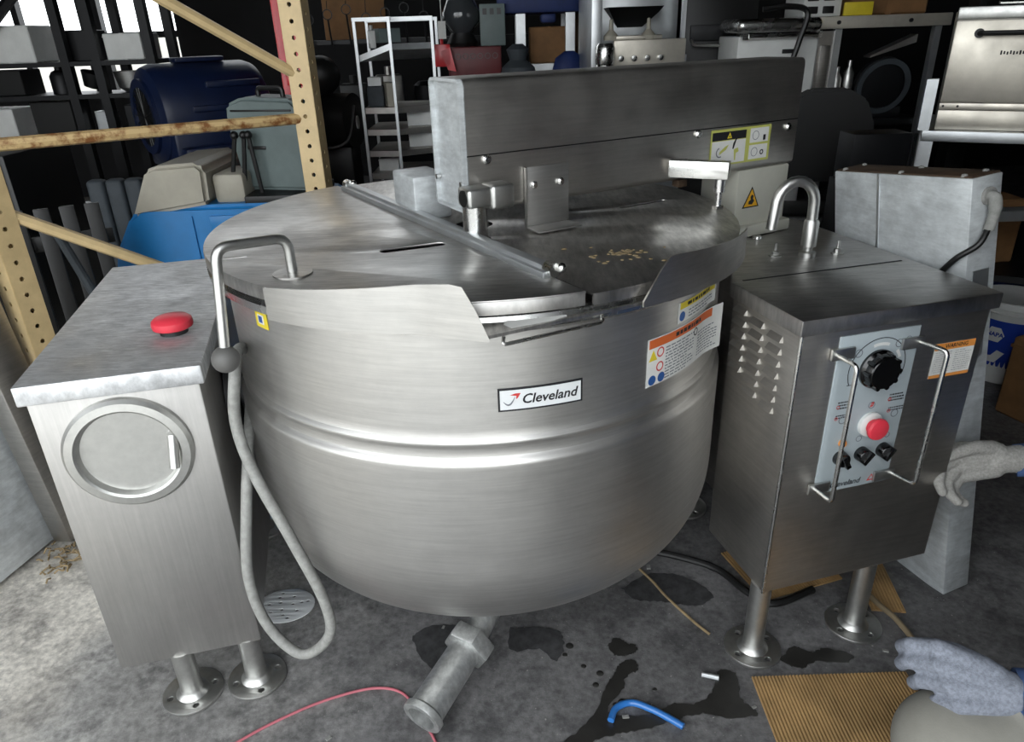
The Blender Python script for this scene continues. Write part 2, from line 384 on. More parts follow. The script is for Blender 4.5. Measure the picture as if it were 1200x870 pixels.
# dried residue on rear lid
b = MB()
for i in range(46):
    a, r = random.uniform(0, 2*PI), random.gauss(0, .035); q = .003+random.random()*.005
    b.lathe([(q, 0), (q*.7, .0012), (0, .0016)], 6, Matrix.Translation((.235+r*math.cos(a)*1.4, 1.44+r*math.sin(a), RT)))
o = obj('food_residue', b, 'straw', lidR); o['kind'] = 'stuff'
# lift handle with rubber ball
hx, hy = -.42, 1.352
path = fillet([(hx, hy, LT), (hx, hy, 1.158), (-.521, 1.258, 1.168), (-.533, 1.235, .985)], .026)
b = MB(); b.tube(path, .0098, 14); hnd = obj('lift_handle', b, 'steel_satin', KET)
b = MB(); b.lathe([(0, LT), (.038, LT), (.038, LT+.003), (.012, LT+.006), (0, LT+.006)], 32, Matrix.Translation((hx, hy, 0))); obj('handle_base', b, 'steel_top', hnd)
b = MB(); b.ball((-.534, 1.232, .962), .026); obj('ball_grip', b, 'rubber', hnd)
# pouring lip
LIP = [(-.43, 1.27), (-.036, 1.10), (.24, 1.235), (.503, 1.534)]
a1 = math.atan2(1.534-KY, .503-KX); a0 = math.atan2(1.27-KY, -.43-KX)
arc = [(KX+.615*math.cos(a1+(a0-a1)*i/24), KY+.615*math.sin(a1+(a0-a1)*i/24)) for i in range(25)]
b = MB(); b.prism(LIP+arc, 1.040, 1.046); lip = obj('pouring_lip', b, 'steel_worn', KET)
def wing(P, Q, prof, m, th=.004):
    """upright plate over the line P-Q, pushed out so that it clears the lid; prof: (t, z_bottom, z_top)"""
    b = MB(); inn, out = [], []
    for t, z0, z1 in prof:
        p = P.lerp(Q, t); d = V((p.x-KX, p.y-KY)); r = max(d.length, .651); d = d.normalized()
        for lst, rr_ in ((inn, r), (out, r+th)): lst.append(((KX+d.x*rr_, KY+d.y*rr_, z0), (KX+d.x*rr_, KY+d.y*rr_, z1)))
    n = len(prof); vs = [v for pr_ in inn for v in pr_]+[v for pr_ in out for v in pr_]; o = 2*n; fs = []
    for i in range(n-1):
        a, c = 2*i, 2*i+2
        fs += [(a, c, c+1, a+1), (o+a, o+a+1, o+c+1, o+c), (a, o+a, o+c, c), (a+1, c+1, o+c+1, o+a+1)]
    fs += [(0, 1, o+1, o), (o-2, 2*o-2, 2*o-1, o-1)]
    b._add(vs, fs); return obj('lip_wing', b, m, lip)
V = Vector
wing(V((-.445, 1.257)), V((-.036, 1.098)), [(i/20, 1.03+.006*i/20, 1.092+.046*i/20 if i < 18 else (1.128, 1.09, 1.042)[i-18]) for i in range(21)], 'steel_h')
wing(V((.513, 1.55)), V((.238, 1.232)), [(i/20, 1.028+.012*i/20, 1.096+.036*i/20 if i < 17 else (1.124, 1.105, 1.078, 1.05)[i-17]) for i in range(21)], 'steel_dark')
b = MB(); b.tube(fillet([(-.012, 1.117, 1.036), (-.014, 1.106, 1.026), (.165, 1.190, 1.028), (.163, 1.205, 1.040)], .008), .0035, 8); obj('drip_rod', b, 'steel_bright', lip)
b = MB(Matrix.Translation((.045, 1.165, 1.0465)) @ Matrix.Rotation(.42, 4, 'Z'))
pp = [(-.055, -.016), (.02, -.019), (.055, -.012), (.058, .006), (.03, .012), (.012, .017), (-.03, .012), (-.05, .02), (-.06, .004)]
b.prism(pp, 0, .0006); obj('label_remnant', b, 'paper', lip)

# stickers and name plate wrapped on the kettle wall: local x = arc length from centre angle
def wrap(ang, z, r=.6035):
    a0 = math.radians(ang)
    def f(v):
        a = a0+v.x/r
        return Vector((KX+(r+v.z)*math.cos(a), KY+(r+v.z)*math.sin(a), z+v.y))
    return f
def grid_plate(w, h, t, n=14, corner=0.):
    bm = bmesh.new(); me = bpy.data.meshes.new('grid')
    vs = []
    for j in range(n+1):
        x = -w/2+w*j/n
        for y in (-h/2, h/2):
            for z in (0, t): vs.append(bm.verts.new((x, y, z)))
    for j in range(n):
        a, c = j*4, j*4+4
        for q in ((1, 3), (0, 1), (3, 2)): bm.faces.new((vs[a+q[0]], vs[c+q[0]], vs[c+q[1]], vs[a+q[1]]))
    bm.faces.new((vs[0], vs[1], vs[3], vs[2])); k = n*4; bm.faces.new((vs[k], vs[k+2], vs[k+3], vs[k+1]))
    bm.to_mesh(me); bm.free(); return me
def decal(name, me, fn, m, parent, off=Vector((0, 0, 0))):
    b = MB(); b.mesh(me, lambda v: fn(v+off)); return obj(name, b, m, parent)
wr = wrap(-77.2, .876)
npl = decal('name_plate', grid_plate(.166, .048, .0016), wr, 'print_black', KET); npl['label'] = 'name plate with black lettering'
decal('plate_face', grid_plate(.1585, .0405, .0006), wr, 'plate_white', npl, Vector((0, 0, .0015)))
decal('lettering', text_mesh('Cleveland', .0275, .22, .0006), wr, 'print_black', npl, Vector((.016, -.001, .0024)))
b = MB(); b.tube([wr(Vector((-.073+.022*t, -.003-.010*math.sin(PI*t*.9)+.012*t*t, .0024))) for t in [i/10 for i in range(11)]], [.0004+.0013*math.sin(PI*i/10) for i in range(11)], 6); obj('logo_swoosh', b, 'print_grey', npl)
me = plate_mesh([[(-.060, .010), (-.050, .013), (-.040, .013), (-.045, .004), (-.049, .001), (-.048, .008)]], .0004)
decal('logo_mark', me, wr, 'print_red', npl, Vector((0, 0, .0024)))
def dashes(w, h, rows, seed, fill=.85, hw=.4):
    """illegible printed lines: rows of small word-length bars"""
    rnd = random.Random(seed); loops = []
    for r in range(rows):
        y = h/2-(r+.5)*h/rows; x = -w/2; end = w/2*(1 if rnd.random() < .7 else rnd.uniform(.1, .8))
        while x < end:
            l = rnd.uniform(.05, .16)*w; e = min(x+l, w/2); t = h/rows*hw/2
            loops.append([(x, y-t), (e, y-t), (e, y+t), (x, y+t)]); x = e+.03*w
    bm = bmesh.new(); me = bpy.data.meshes.new('dashes')
    for lp in loops: bm.faces.new([bm.verts.new((x, y, 0)) for x, y in lp])
    bm.to_mesh(me); bm.free(); return me
def rect(w, h, t=.0003): return plate_mesh([[(-w/2, -h/2), (w/2, -h/2), (w/2, h/2), (-w/2, h/2)]], t)
V = Vector
def off(x, y, z=.001): return V((x, y, z))
# large safety label (lifting at its free end)
def wrap_lift(ang, z, x0, k):
    f0 = wrap(ang, z)
    def f(v):
        e = max(0, v.x-x0); return f0(V((v.x, v.y, v.z+k*e*e)))
    return f
w1 = wrap_lift(-41.0, .888, .06, 3.2)
def wsheet(w, h, t, n=24): return grid_plate(w, h, t, n)
sl = decal('safety_label', wsheet(.285, .105, .0008), w1, 'paper', KET); sl['label'] = 'large white safety label with orange heading, peeling at one end'
decal('heading_band', wsheet(.245, .019, .0004), w1, 'orange', sl, off(-.016, .041))
decal('heading_text', dashes(.11, .011, 1, 3, hw=.8), w1, 'print_black', sl, off(.0, .041, .0016))
for k, (x, y) in enumerate(((-.126, .014), (-.126, -.040), (-.098, -.040), (-.104, .018), (-.104, -.014), (.03, .02))):
    if k == 0: me = plate_mesh([[(-.012, -.010), (.012, -.010), (0, .013)]], .0003); mm = 'yellow'
    elif k < 3: me = plate_mesh([circ(0, 0, .011, 18)], .0003); mm = 'print_blue'
    elif k < 5: me = plate_mesh([circ(0, 0, .011, 18), circ(0, 0, .008, 18)], .0003); mm = 'print_red'
    else: me = plate_mesh([circ(0, 0, .009, 18), circ(0, 0, .0065, 18)], .0003); mm = 'print_black'
    decal('pictogram', me, w1, mm, sl, off(x, y, .0013))
decal('printed_text', dashes(.11, .075, 11, 5), w1, 'print_grey', sl, off(-.032, -.012, .0013))
decal('printed_text', dashes(.085, .06, 9, 6), w1, 'print_grey', sl, off(.085, -.014, .0013))
w2 = wrap_lift(-37.5, .972, .05, 4)
s2 = decal('caution_label', wsheet(.175, .044, .0008), w2, 'paper', KET); s2['label'] = 'small white caution label with yellow heading'
decal('heading_band', wsheet(.165, .014, .0004), w2, 'yellow', s2, off(0, .014)); decal('heading_text', dashes(.11, .009, 1, 8, hw=.8), w2, 'print_black', s2, off(.0, .014, .0016))
decal('pictogram', plate_mesh([circ(0, 0, .0105, 18)], .0003), w2, 'print_blue', s2, off(-.073, -.009, .0013))
decal('printed_text', dashes(.12, .02, 3, 9), w2, 'print_grey', s2, off(.012, -.009, .0013))
w3 = wrap(-134.2, .991)
s3 = decal('yellow_sticker', wsheet(.046, .038, .0008), w3, 'yellow', KET); s3['label'] = 'small yellow sticker with blue square'
decal('sticker_square', rect(.022, .020), w3, 'paper', s3, off(-.002, -.001)); decal('sticker_mark', rect(.014, .014), w3, 'print_blue', s3, off(-.003, -.001, .0014))
# trunnions
aL, aR = .2403, .26
FL = rot(aL, (-.9703, 1.2523, 0)); FR = rot(aR, (.5931, 1.3514, 0))
b = MB(); b.cone((KX-.58, KY-.16, .70), (KX-.70, KY-.19, .70), .055, n=28); b.cone((KX-.60, KY-.165, .70), (KX-.63, KY-.172, .70), .085, n=28); obj('trunnion', b, 'dark_metal', KET)
b = MB(); b.cone((KX+.57, KY+.10, .70), (KX+.74, KY+.14, .70), .055, n=28); obj('trunnion', b, 'dark_metal', KET)
# drain pipe
p0, p1, p2 = V((-.238, 1.168, .062)), V((-.128, 1.352, .104)), V((-.06, 1.47, .150))
d = (p1-p0).normalized()
A = Matrix.Translation(p0) @ d.to_track_quat('Z', 'Y').to_matrix().to_4x4(); L_ = (p1-p0).length
b = MB(); b.ring([(.036, 0), (.050, 0), (.051, .004), (.051, .016), (.044, .022), (.042, L_), (.036, L_)], 32, A); dp = obj('drain_pipe', b, 'pipe_steel', KET)
b = MB(); b.lathe([(.0, L_-.028), (.060, L_-.028), (.063, L_-.022), (.063, L_+.012), (.060, L_+.018), (0, L_+.018)], 6, A); obj('hex_nut', b, 'pipe_steel', dp)
b = MB(); b.cone(p1, p2, .034, n=24); b.cone(p2-V((0, 0, .02)), V((-.055, 1.50, .21)), .05, n=24); obj('drain_neck', b, 'pipe_steel', dp)
# hose loop beside the kettle
hp = [(-.60, 1.52, .86), (-.585, 1.42, .90), (-.572, 1.345, .875), (-.587, 1.335, .77), (-.563, 1.315, .655), (-.497, 1.28, .50), (-.447, 1.27, .33), (-.452, 1.27, .225), (-.530, 1.285, .155), (-.602, 1.30, .235), (-.626, 1.31, .375), (-.610, 1.345, .545), (-.61, 1.42, .65), (-.64, 1.56, .70)]
b = MB(); b.tube(bez(hp, 8), .0125, 14); hs = obj('drain_hose', b, 'hose', KET)

# ---- gearbox console (beside the kettle's tilt wheel)
w, dpt, zt, zb, lp = .3475, .8375, .9059, .145, .043
b = MB(FL); b.box((.012, .012, zb), (w-.012, dpt-.01, zt-.02), .004); cL = obj('console_body', b, 'steel_v', KET); cL['label'] = 'narrow tilt console cabinet with hand wheel'
b = MB(FL); b.box((0, 0, zt-lp), (w, dpt, zt), .004); obj('console_top', b, 'steel_scratched', cL)
A = FL @ Matrix.Translation((.172, .012, .728)) @ Matrix.Rotation(PI/2, 4, 'X')
b = MB(); b.lathe([(.126, -.004), (.126, .012), (.119, .020), (.103, .0215), (.0985, .018), (.097, .010), (.094, .004), (.05, .003), (0, .003)], 72, A); whl = obj('hand_wheel', b, 'steel_satin', KET)
b = MB(FL); b.cone((.262, .000, .758), (.256, -.022, .690), .0105, n=16); b.cone((.262, .008, .758), (.262, -.004, .758), .011, n=14); obj('folding_grip', b, 'steel_satin', whl)
b = MB(Matrix.Translation((-.762, 1.522, zt))); b.lathe([(.030, 0), (.030, .010), (.026, .012), (0, .012)], 32); est = obj('stop_button', b, 'black', KET)
b = MB(Matrix.Translation((-.762, 1.522, zt))); b.lathe([(.0, .011), (.036, .011), (.043, .015), (.0445, .022), (.043, .031), (.036, .037), (.018, .041), (0, .042)], 40); obj('mushroom_head', b, 'red_button', est)
def leg(x, y, top, parent, tilt=(0, 0)):
    b = MB(Matrix.Translation((x, y, 0)))
    b.lathe([(.026, .012), (.026, top+.004)], 28)
    me = plate_mesh([circ(0, 0, .071, 40)]+[circ(.053*math.cos(t), .053*math.sin(t), .0095, 12) for t in (.5, .5+2*PI/4, .5+PI, .5+1.5*PI)], .010, .002)
    b.mesh(me, lambda v: V((v.x, v.y, v.z+.005)))
    b.lathe([(.040, .0095), (.036, .016), (.028, .022), (.026, .03)], 28)
    return obj('leg', b, 'steel_satin', parent)
leg(-.838, 1.318, zb, cL); leg(-.687, 1.358, zb, cL)
leg(-1.03, 1.95, zb, cL); leg(-.86, 1.99, zb, cL)
# ---- control console
w, dpt, zt, zb, lp = .5087, .74, .9502, .2232, .037
foot = [(0, 0), (w, 0), (w, dpt), (.115, dpt), (.115, .45), (0, .275)]
def inset(poly, t):
    n = len(poly); o = []
    for i in range(n):
        p0, p1, p2 = V(poly[i-1]), V(poly[i]), V(poly[(i+1) % n]); d1 = (p1-p0).normalized(); d2 = (p2-p1).normalized()
        n1, n2 = V((-d1.y, d1.x)), V((-d2.y, d2.x)); m = (n1+n2); m = m/(m.dot(n1)); o.append(tuple(p1+m*t))
    return o
b = MB(FR); b.prism(inset(foot, .012), zb, zt-.02, .002); cR = obj('console_body', b, 'steel_dark', KET); cR['label'] = 'wide control console cabinet with louvred side'
b = MB(FR); b.prism(foot, zt-lp, zt, .004); ct = obj('console_top', b, 'steel_top', cR)
b = MB(FR); b.box((.03, .268, zt-.001), (w-.03, .272, zt+.0012)); obj('top_seam', b, 'dark_metal', cR)
b = MB(FR); b.cone((.0125, .0125, zb), (.0125, .0125, zt-lp), .0042, n=12); obj('corner_bead', b, 'steel_bright', cR)
for ci, (dd, n0) in enumerate(((.235, 6), (.165, 7), (.095, 7))):
    for r in range(n0):
        b = MB(FR); z = .885-r*.029-ci*.006
        b.lathe([(0, 0), (.0, .0)], 4) if False else None
        b._add([(.012, dd-.026, z), (.012, dd+.026, z), (.012, dd+.022, z+.014), (.012, dd-.022, z+.014), (.003, dd-.024, z+.001), (.003, dd+.024, z+.001)],
               [(0, 1, 5, 4), (4, 5, 2, 3), (0, 4, 3), (1, 2, 5), (0, 3, 2, 1)])
        obj('louvre', b, 'steel_dark', cR)
leg(.612, 1.402, zb, cR); leg(.910, 1.472, zb, cR)
q = FR @ V((.16, .66, 0)); leg(q.x, q.y, zb, cR); q = FR @ V((.44, .66, 0)); leg(q.x, q.y, zb, cR)
# control panel on the console face (local x along face, z up, y outwards negative)
def face(x, z, y=.0118): return FR @ Matrix.Translation((x, y, z)) @ Matrix.Rotation(PI/2, 4, 'X')
def onface(me, x, z, y, name, m, parent):
    A = face(x, z, y); b = MB(); b.mesh(me, lambda v: A @ v); return obj(name, b, m, parent)
PY = .0085
b = MB(FR); b.prism([(0, 0)], 0, 0) if False else None
b.box((.108, .0085, .497), (.312, .013, .897), .0015); cp = obj('control_panel', b, 'panel_grey', KET); cp['label'] = 'light grey control panel with dial and switches'
A = face(.215, .808, PY)
b = MB(); b.lathe([(.046, 0), (.046, .006), (.040, .012), (.039, .026), (.036, .030), (0, .030)], 40, A)
for k in range(10):
    t = 2*PI*k/10; b.cone(A @ V((.038*math.cos(t), .038*math.sin(t), .008)), A @ V((.038*math.cos(t), .038*math.sin(t), .028)), .006, n=8)
b.box((0, 0, 0), (.001, .001, .001)) if False else None
obj('dial_knob', b, 'black_gloss', cp)
def arc_poly(r0, r1, t0, t1, n=30): return [(r1*math.cos(t0+(t1-t0)*i/n), r1*math.sin(t0+(t1-t0)*i/n)) for i in range(n+1)]+[(r0*math.cos(t1-(t1-t0)*i/n), r0*math.sin(t1-(t1-t0)*i/n)) for i in range(n+1)]
onface(plate_mesh([arc_poly(.072, .0738, -.35, PI+.45)], .0004), .215, .808, PY-.0003, 'dial_scale', 'print_black', cp)
for t0, t1 in ((.35, .7), (1.2, 1.9)): onface(plate_mesh([arc_poly(.055, .062, t0, t1)], .0004), .215, .808, PY-.0003, 'dial_marking', 'white', cp)
onface(plate_mesh([[(-.002, 0), (.026, 0), (.026, .0015), (-.002, .0015)]], .0004), .146, .776, PY-.0003, 'scale_tick', 'print_black', cp)
A = face(.225, .668, PY); b = MB(); b.lathe([(.030, 0), (.030, .008), (.024, .012), (0, .012)], 32, A); sb = obj('button_collar', b, 'white', cp)
b = MB(); b.lathe([(.0, .010), (.017, .010), (.018, .022), (.0255, .024), (.0265, .030), (.024, .035), (.012, .038), (0, .0385)], 32, A); obj('red_push_button', b, 'red_button', cp)
for x, t in ((.161, .5), (.219, -.7), (.278, -.6)):
    A = face(x, .590, PY); b = MB(); b.lathe([(.0185, 0), (.0185, .006), (.0165, .018), (.015, .020), (0, .020)], 24, A)
    b.F = A @ Matrix.Rotation(t, 4, 'Z'); b.box((-.006, -.0175, .012), (.006, .0175, .030), .002); k = obj('selector_switch', b, 'black_gloss', cp)
b = MB(); b.lathe([(.0095, 0), (.0095, .006), (.006, .010), (0, .011)], 20, face(.160, .629, PY)); obj('pilot_lamp', b, 'amber', cp)
def print_on(me, x, z, m, n='printed_mark'): return onface(me, x, z, PY-.0003, n, m, cp)
print_on(text_mesh('Cleveland', .021, .22, .0004), .190, .5135, 'print_black', 'lettering')
for x, z, r, s_ in ((.150, .729, 3, 1), (.286, .727, 3, 2), (.150, .700, 2, 3), (.290, .697, 2, 4)):
    print_on(dashes(.040, .022 if r == 3 else .012, r, s_, hw=.5), x, z, 'print_black'); 
    print_on(plate_mesh([circ(0, 0, .0045, 10), circ(0, 0, .003, 10)], .0003), x-.018, z-.004, 'print_red')
for x, z, rr in ((.222, .716, .009), (.160, .852, .010), (.262, .862, .010), (.285, .868, .008), (.205, .632, .008), (.262, .628, .009), (.283, .628, .007), (.150, .690, .010), (.290, .684, .010)):
    print_on(plate_mesh([circ(0, 0, rr, 18), circ(0, 0, rr*.8, 18)], .0003), x, z, 'print_grey')
print_on(plate_mesh([[(-.004, -.006), (.004, -.004), (.006, .007), (-.001, .006)], [(-.001, -.002), (.002, -.001), (.002, .003), (0, .003)]], .0003), .222, .717, 'print_red')
print_on(plate_mesh([[(-.011, -.008), (.011, -.008), (0, .010)], [(-.007, -.005), (.007, -.005), (0, .006)]], .0003), .263, .515, 'print_red')
print_on(plate_mesh([[(-.010, -.008), (.010, -.008), (0, .009)], [(-.006, -.005), (.006, -.005), (0, .005)]], .0003), .288, .517, 'print_grey')
# guard handles either side of the panel
for x, xb in ((.1, .104), (.312, .33)):
    b = MB(FR); b.tube(fillet([(x, .010, .859), (xb, -.055, .858), (xb, -.055, .520), (x+.004, .010, .518)], .014), .0052, 12); gh = obj('guard_handle', b, 'steel_bright', KET)
    for z in (.859, .517):
        b = MB(FR); s_ = 1 if x < .2 else -1
        b.box((min(x-.012*s_, x+.045*s_), .002, z-.013), (max(x-.012*s_, x+.045*s_), .0085, z+.013), .001); hp_ = obj('mount_plate', b, 'steel_satin', gh)
        b = MB(FR); b.lathe([(.0075, 0), (.0075, .005), (.004, .008), (0, .008)], 14, face(x+.03*s_, z, .003)); obj('mount_screw', b, 'steel_bright', gh)
# warning label on the console face
A0 = face(.421, .799, .0113)
def onl(me, x, y, m, n, parent, dz=.0006):
    b = MB(); b.mesh(me, lambda v: A0 @ (v+V((x, y, dz)))); return obj(n, b, m, parent)
cl = onl(plate_mesh([[(-.055, -.043), (.055, -.043), (.055, .043), (-.055, .043)]], .0008), 0, 0, 'paper', 'warning_label', KET, .0002); cl['label'] = 'white label with orange heading on control console'
onl(rect(.11, .017), 0, .0345, 'amber', 'heading_band', cl); onl(text_mesh('WARNING', .013, 0, .0003), .004, .0345, 'print_black', 'heading_text', cl, .0009)
onl(rect(.11, .008), 0, -.039, 'amber', 'footer_band', cl); onl(dashes(.045, .054, 10, 21), -.027, -.004, 'print_grey', 'printed_text', cl); onl(dashes(.045, .054, 10, 22), .027, -.004, 'print_grey', 'printed_text', cl)
# side latch at the console's rear edge
b = MB(FR); b.box((w-.014, .03, .62), (w+.003, .06, .70), .003); obj('door_hinge', b, 'dark_metal', cR)
# water spout on the console top
gp = [(.776, 1.803, .95), (.772, 1.80, 1.05)]
cx = .7205
arcp = [(cx+.0515*math.cos(t), 1.80-(.02)*(t/PI), 1.083+.062*math.sin(t)) for t in [PI*i/12 for i in range(13)]]
b = MB(); b.tube([(.773, 1.80, 1.03)]+arcp+[(.662, 1.775, 1.03)], .0135, 18); sp = obj('water_spout', b, 'steel_satin', KET)
b = MB(); b.lathe([(.021, .95), (.021, .962), (.012, .966), (.012, .975), (.019, .978), (.019, 1.04), (.016, 1.046), (0, 1.046)], 12, Matrix.Translation((.773, 1.80, 0))); obj('spout_base', b, 'steel_satin', sp)
for x, y in ((.695, 1.813), (.859, 1.817)):
    b = MB(Matrix.Translation((x, y, .95))); b.lathe([(.017, 0), (.017, .003), (.010, .004), (.010, .013), (.004, .015), (.004, .034), (0, .035)], 10); obj('terminal_stud', b, 'steel_satin', KET)
b = MB(Matrix.Translation((.706, 1.99, .95))); b.lathe([(.014, 0), (.012, .006), (0, .009)], 16); obj('screw_cap', b, 'steel_bright', KET)

# ---- overhead mixer bridge
FB = rot(.5, (-.085, 1.59, 0))
b = MB(FB); BW = .152
def rr(x0, z0, x1, z1, r, n=4):
    o = []
    for cx_, cz_, a in ((x1-r, z1-r, 0), (x0+r, z1-r, PI/2), (x0+r, z0+r, PI), (x1-r, z0+r, 1.5*PI)):
        o += [(cx_+r*math.cos(a+PI/2*i/n), cz_+r*math.sin(a+PI/2*i/n)) for i in range(n+1)]
    return o
def xprism(b, poly, x0, x1):
    n = len(poly); b._add([(x0, y, z) for y, z in poly]+[(x1, y, z) for y, z in poly], [tuple(reversed(range(n))), tuple(range(n, 2*n))]+[(i, (i+1) % n, n+(i+1) % n, n+i) for i in range(n)])
xprism(b, rr(0, 1.138, BW, 1.414, .014), .004, 1.022); br = obj('mixer_bridge', b, 'steel_dark', KET); br['label'] = 'long steel box beam carrying the mixer drive'
b = MB(FB); o_, i_ = rr(0, 1.138, BW, 1.414, .014), rr(.006, 1.144, BW-.006, 1.408, .010); n = len(o_)
b._add([(-.008, y, z) for y, z in o_]+[(.006, y, z) for y, z in o_]+[(-.008, y, z) for y, z in i_]+[(.002, y, z) for y, z in i_],
       [(i, (i+1) % n, n+(i+1) % n, n+i) for i in range(n)]+[(i, (i+1) % n, 2*n+(i+1) % n, 2*n+i) for i in range(n)]+[(2*n+i, 2*n+(i+1) % n, 3*n+(i+1) % n, 3*n+i) for i in range(n)]+[tuple(range(3*n, 4*n))])
ec = obj('end_cap', b, 'galv', br)
for y, z in ((.012, 1.20), (BW-.012, 1.20)): b = MB(FB); b.cone((.0, y, z), (-.010, y, z), .006, n=10); obj('cap_screw', b, 'steel_bright', br)
b = MB(FB); b.box((.004, -.0015, 1.258), (1.0215, .002, 1.2605)); obj('cover_seam', b, 'black', br)
for u, z in ((.051, 1.249), (.659, 1.249), (.985, 1.24)):
    b = MB(FB); b.lathe([(.011, 0), (.011, .004), (.007, .009), (0, .009)], 14, Matrix.Translation((u, 0, z)) @ Matrix.Rotation(PI/2, 4, 'X')); obj('cover_bolt', b, 'steel_bright', br)
# L bracket
b = MB(FB); b.box((.143, -.006, 1.088), (.262, -.002, 1.222), .001); b.box((.143, -.062, RT+.004), (.262, -.002, RT+.008), .001); b.box((.143, -.012, 1.088), (.146, -.002, 1.222)); lb = obj('lid_bracket', b, 'steel_h', KET)
for u in (.166, .238):
    b = MB(FB); b.lathe([(.009, 0), (.009, .005), (.005, .009), (0, .009)], 12, Matrix.Translation((u, -.006, 1.182)) @ Matrix.Rotation(PI/2, 4, 'X')); obj('bracket_bolt', b, 'steel_bright', lb)
# shaft clamp at the kettle centre
b = MB(FB); b.box((-.024, -.055, 1.158), (.040, .002, 1.200), .008, 3); b.box((.030, -.062, 1.150), (.086, -.004, 1.204), .008, 3); cb = obj('shaft_clamp', b, 'steel_satin', KET)
b = MB(FB); b.lathe([(.018, 0), (.018, .003), (0, .003)], 20, FB.inverted() @ FB @ Matrix.Translation((-.023, -.030, 1.178)) @ Matrix.Rotation(-PI/2, 4, 'Y')); obj('clamp_bore', b, 'black', cb)
b = MB(FB); b.cone((.004, -.025, 1.0), (.004, -.025, 1.165), .027, n=28); obj('mixer_shaft', b, 'steel_bright', cb)
# lid stop arm
FA = FB @ Matrix.Translation((.578, -.012, 0)) @ Matrix.Rotation(-.93, 4, 'Z')
b = MB(FA); b.box((-.012, -.017, 1.154), (.135, .017, 1.196), .002); sa = obj('stop_arm', b, 'steel_bright', KET)
b = MB(FA); b.cone((.115, 0, 1.122), (.115, 0, 1.156), .014, n=16); b.cone((.115, 0, RT-.002), (.115, 0, 1.124), .008, n=14); b.cone((.115, 0, RT), (.115, 0, RT+.009), .015, n=6); obj('stop_pin', b, 'steel_bright', sa)
b = MB(FB); b.box((.60, -.006, 1.122), (.63, .02, 1.14), .002); obj('stop_block', b, 'galv_rust', sa)
# painted column under the bridge
b = MB(FB); b.box((.822, .004, .951), (1.018, BW-.006, 1.139), .006); b.box((.806, -.014, .951), (1.03, BW, .985), .006); col = obj('bridge_column', b, 'column_grey', KET); col['label'] = 'light grey painted column with yellow triangle sign'
A1 = FB @ Matrix.Translation((.879, .004, 1.058)) @ Matrix.Rotation(PI/2, 4, 'X')
def sg(me, m, n, p, dz):
    b = MB(); b.mesh(me, lambda v: A1 @ (v+V((0, 0, dz)))); return obj(n, b, m, p)
sg(plate_mesh([[(-.032, -.026), (.032, -.026), (0, .032)]], .0008), 'print_black', 'hazard_triangle', col, .0006)
sg(plate_mesh([[(-.026, -.0225), (.026, -.0225), (0, .0245)]], .0004), 'sign_yellow', 'triangle_field', col, .0012)
sg(plate_mesh([[(-.010, -.016), (.004, -.018), (.012, -.008), (.006, -.002), (.008, .006), (.001, .010), (-.004, .004), (-.002, -.004), (-.009, -.008)]], .0004), 'print_black', 'crush_symbol', col, .0016)
# pictogram label on the bridge
A2 = FB @ Matrix.Translation((.812, -.0005, 1.207)) @ Matrix.Rotation(PI/2, 4, 'X')
def bl(me, x, y, m, n, p, dz):
    b = MB(); b.mesh(me, lambda v: A2 @ (v+V((x, y, dz)))); return obj(n, b, m, p)
pl = bl(plate_mesh([[(-.108, -.046), (.108, -.046), (.108, .046), (-.108, .046)]], .0008), 0, 0, 'olive', 'pictogram_label', KET, .0006); pl['label'] = 'yellow-edged pictogram label on the bridge'
bl(rect(.120, .021), -.043, .029, 'print_black', 'heading_band', pl, .0012); bl(rect(.120, .058), -.043, -.0125, 'paper', 'picture_field', pl, .0012)
bl(rect(.068, .037), .066, .0215, 'paper', 'picture_field', pl, .0012); bl(rect(.068, .037), .066, -.0215, 'paper', 'picture_field', pl, .0012)
bl(plate_mesh([[(-.008, -.007), (.008, -.007), (0, .008)], [(-.003, -.004), (.003, -.004), (0, .003)]], .0004), -.043, .029, 'yellow', 'hazard_mark', pl, .0016)
bl(plate_mesh([arc_poly(.010, .013, 1.8, 5.2)], .0004), -.074, -.012, 'print_grey', 'drawn_hand', pl, .0016); bl(plate_mesh([[(-.014, -.010), (.010, .002), (.018, .014), (.006, .010), (-.012, -.002)]], .0004), -.062, -.008, 'olive', 'drawn_paddle', pl, .0016)
bl(plate_mesh([[(-.006, -.028), (-.002, -.028), (-.002, -.010), (.008, -.006), (.004, .004), (-.010, .0)]], .0004), -.014, -.008, 'olive', 'drawn_paddle', pl, .0016)
bl(plate_mesh([[(-.016, .0), (-.012, .0), (-.004, .022), (.002, .026), (-.006, .026), (-.014, .014)]], .0004), -.014, -.006, 'print_black', 'drawn_knife', pl, .0018)
bl(plate_mesh([circ(0, 0, .012, 16), circ(0, 0, .0105, 16)], .0004), .052, .0215, 'print_grey', 'drawn_drum', pl, .0016); bl(rect(.009, .014), .085, .014, 'print_black', 'drawn_lock', pl, .0016)
bl(plate_mesh([circ(0, 0, .012, 16), circ(0, 0, .0105, 16)], .0004), .052, -.0215, 'print_grey', 'drawn_drum', pl, .0016); bl(plate_mesh([circ(0, 0, .007, 12), circ(0, 0, .004, 12)], .0004), .080, -.024, 'print_black', 'drawn_ring', pl, .0016)
# small aluminium box on the rear lid
b = MB(rot(.5, (-.225, 1.775, RT))); b.box((0, 0, 0), (.10, .14, .108), .006, 2); ab = obj('motor_box', b, 'galv', KET)
b = MB(rot(.5, (-.225, 1.775, RT))); b.lathe([(.009, 0), (.009, .006), (.004, .010), (0, .010)], 10, Matrix.Translation((.012, -.012, 0))); obj('box_bolt', b, 'steel_bright', ab)

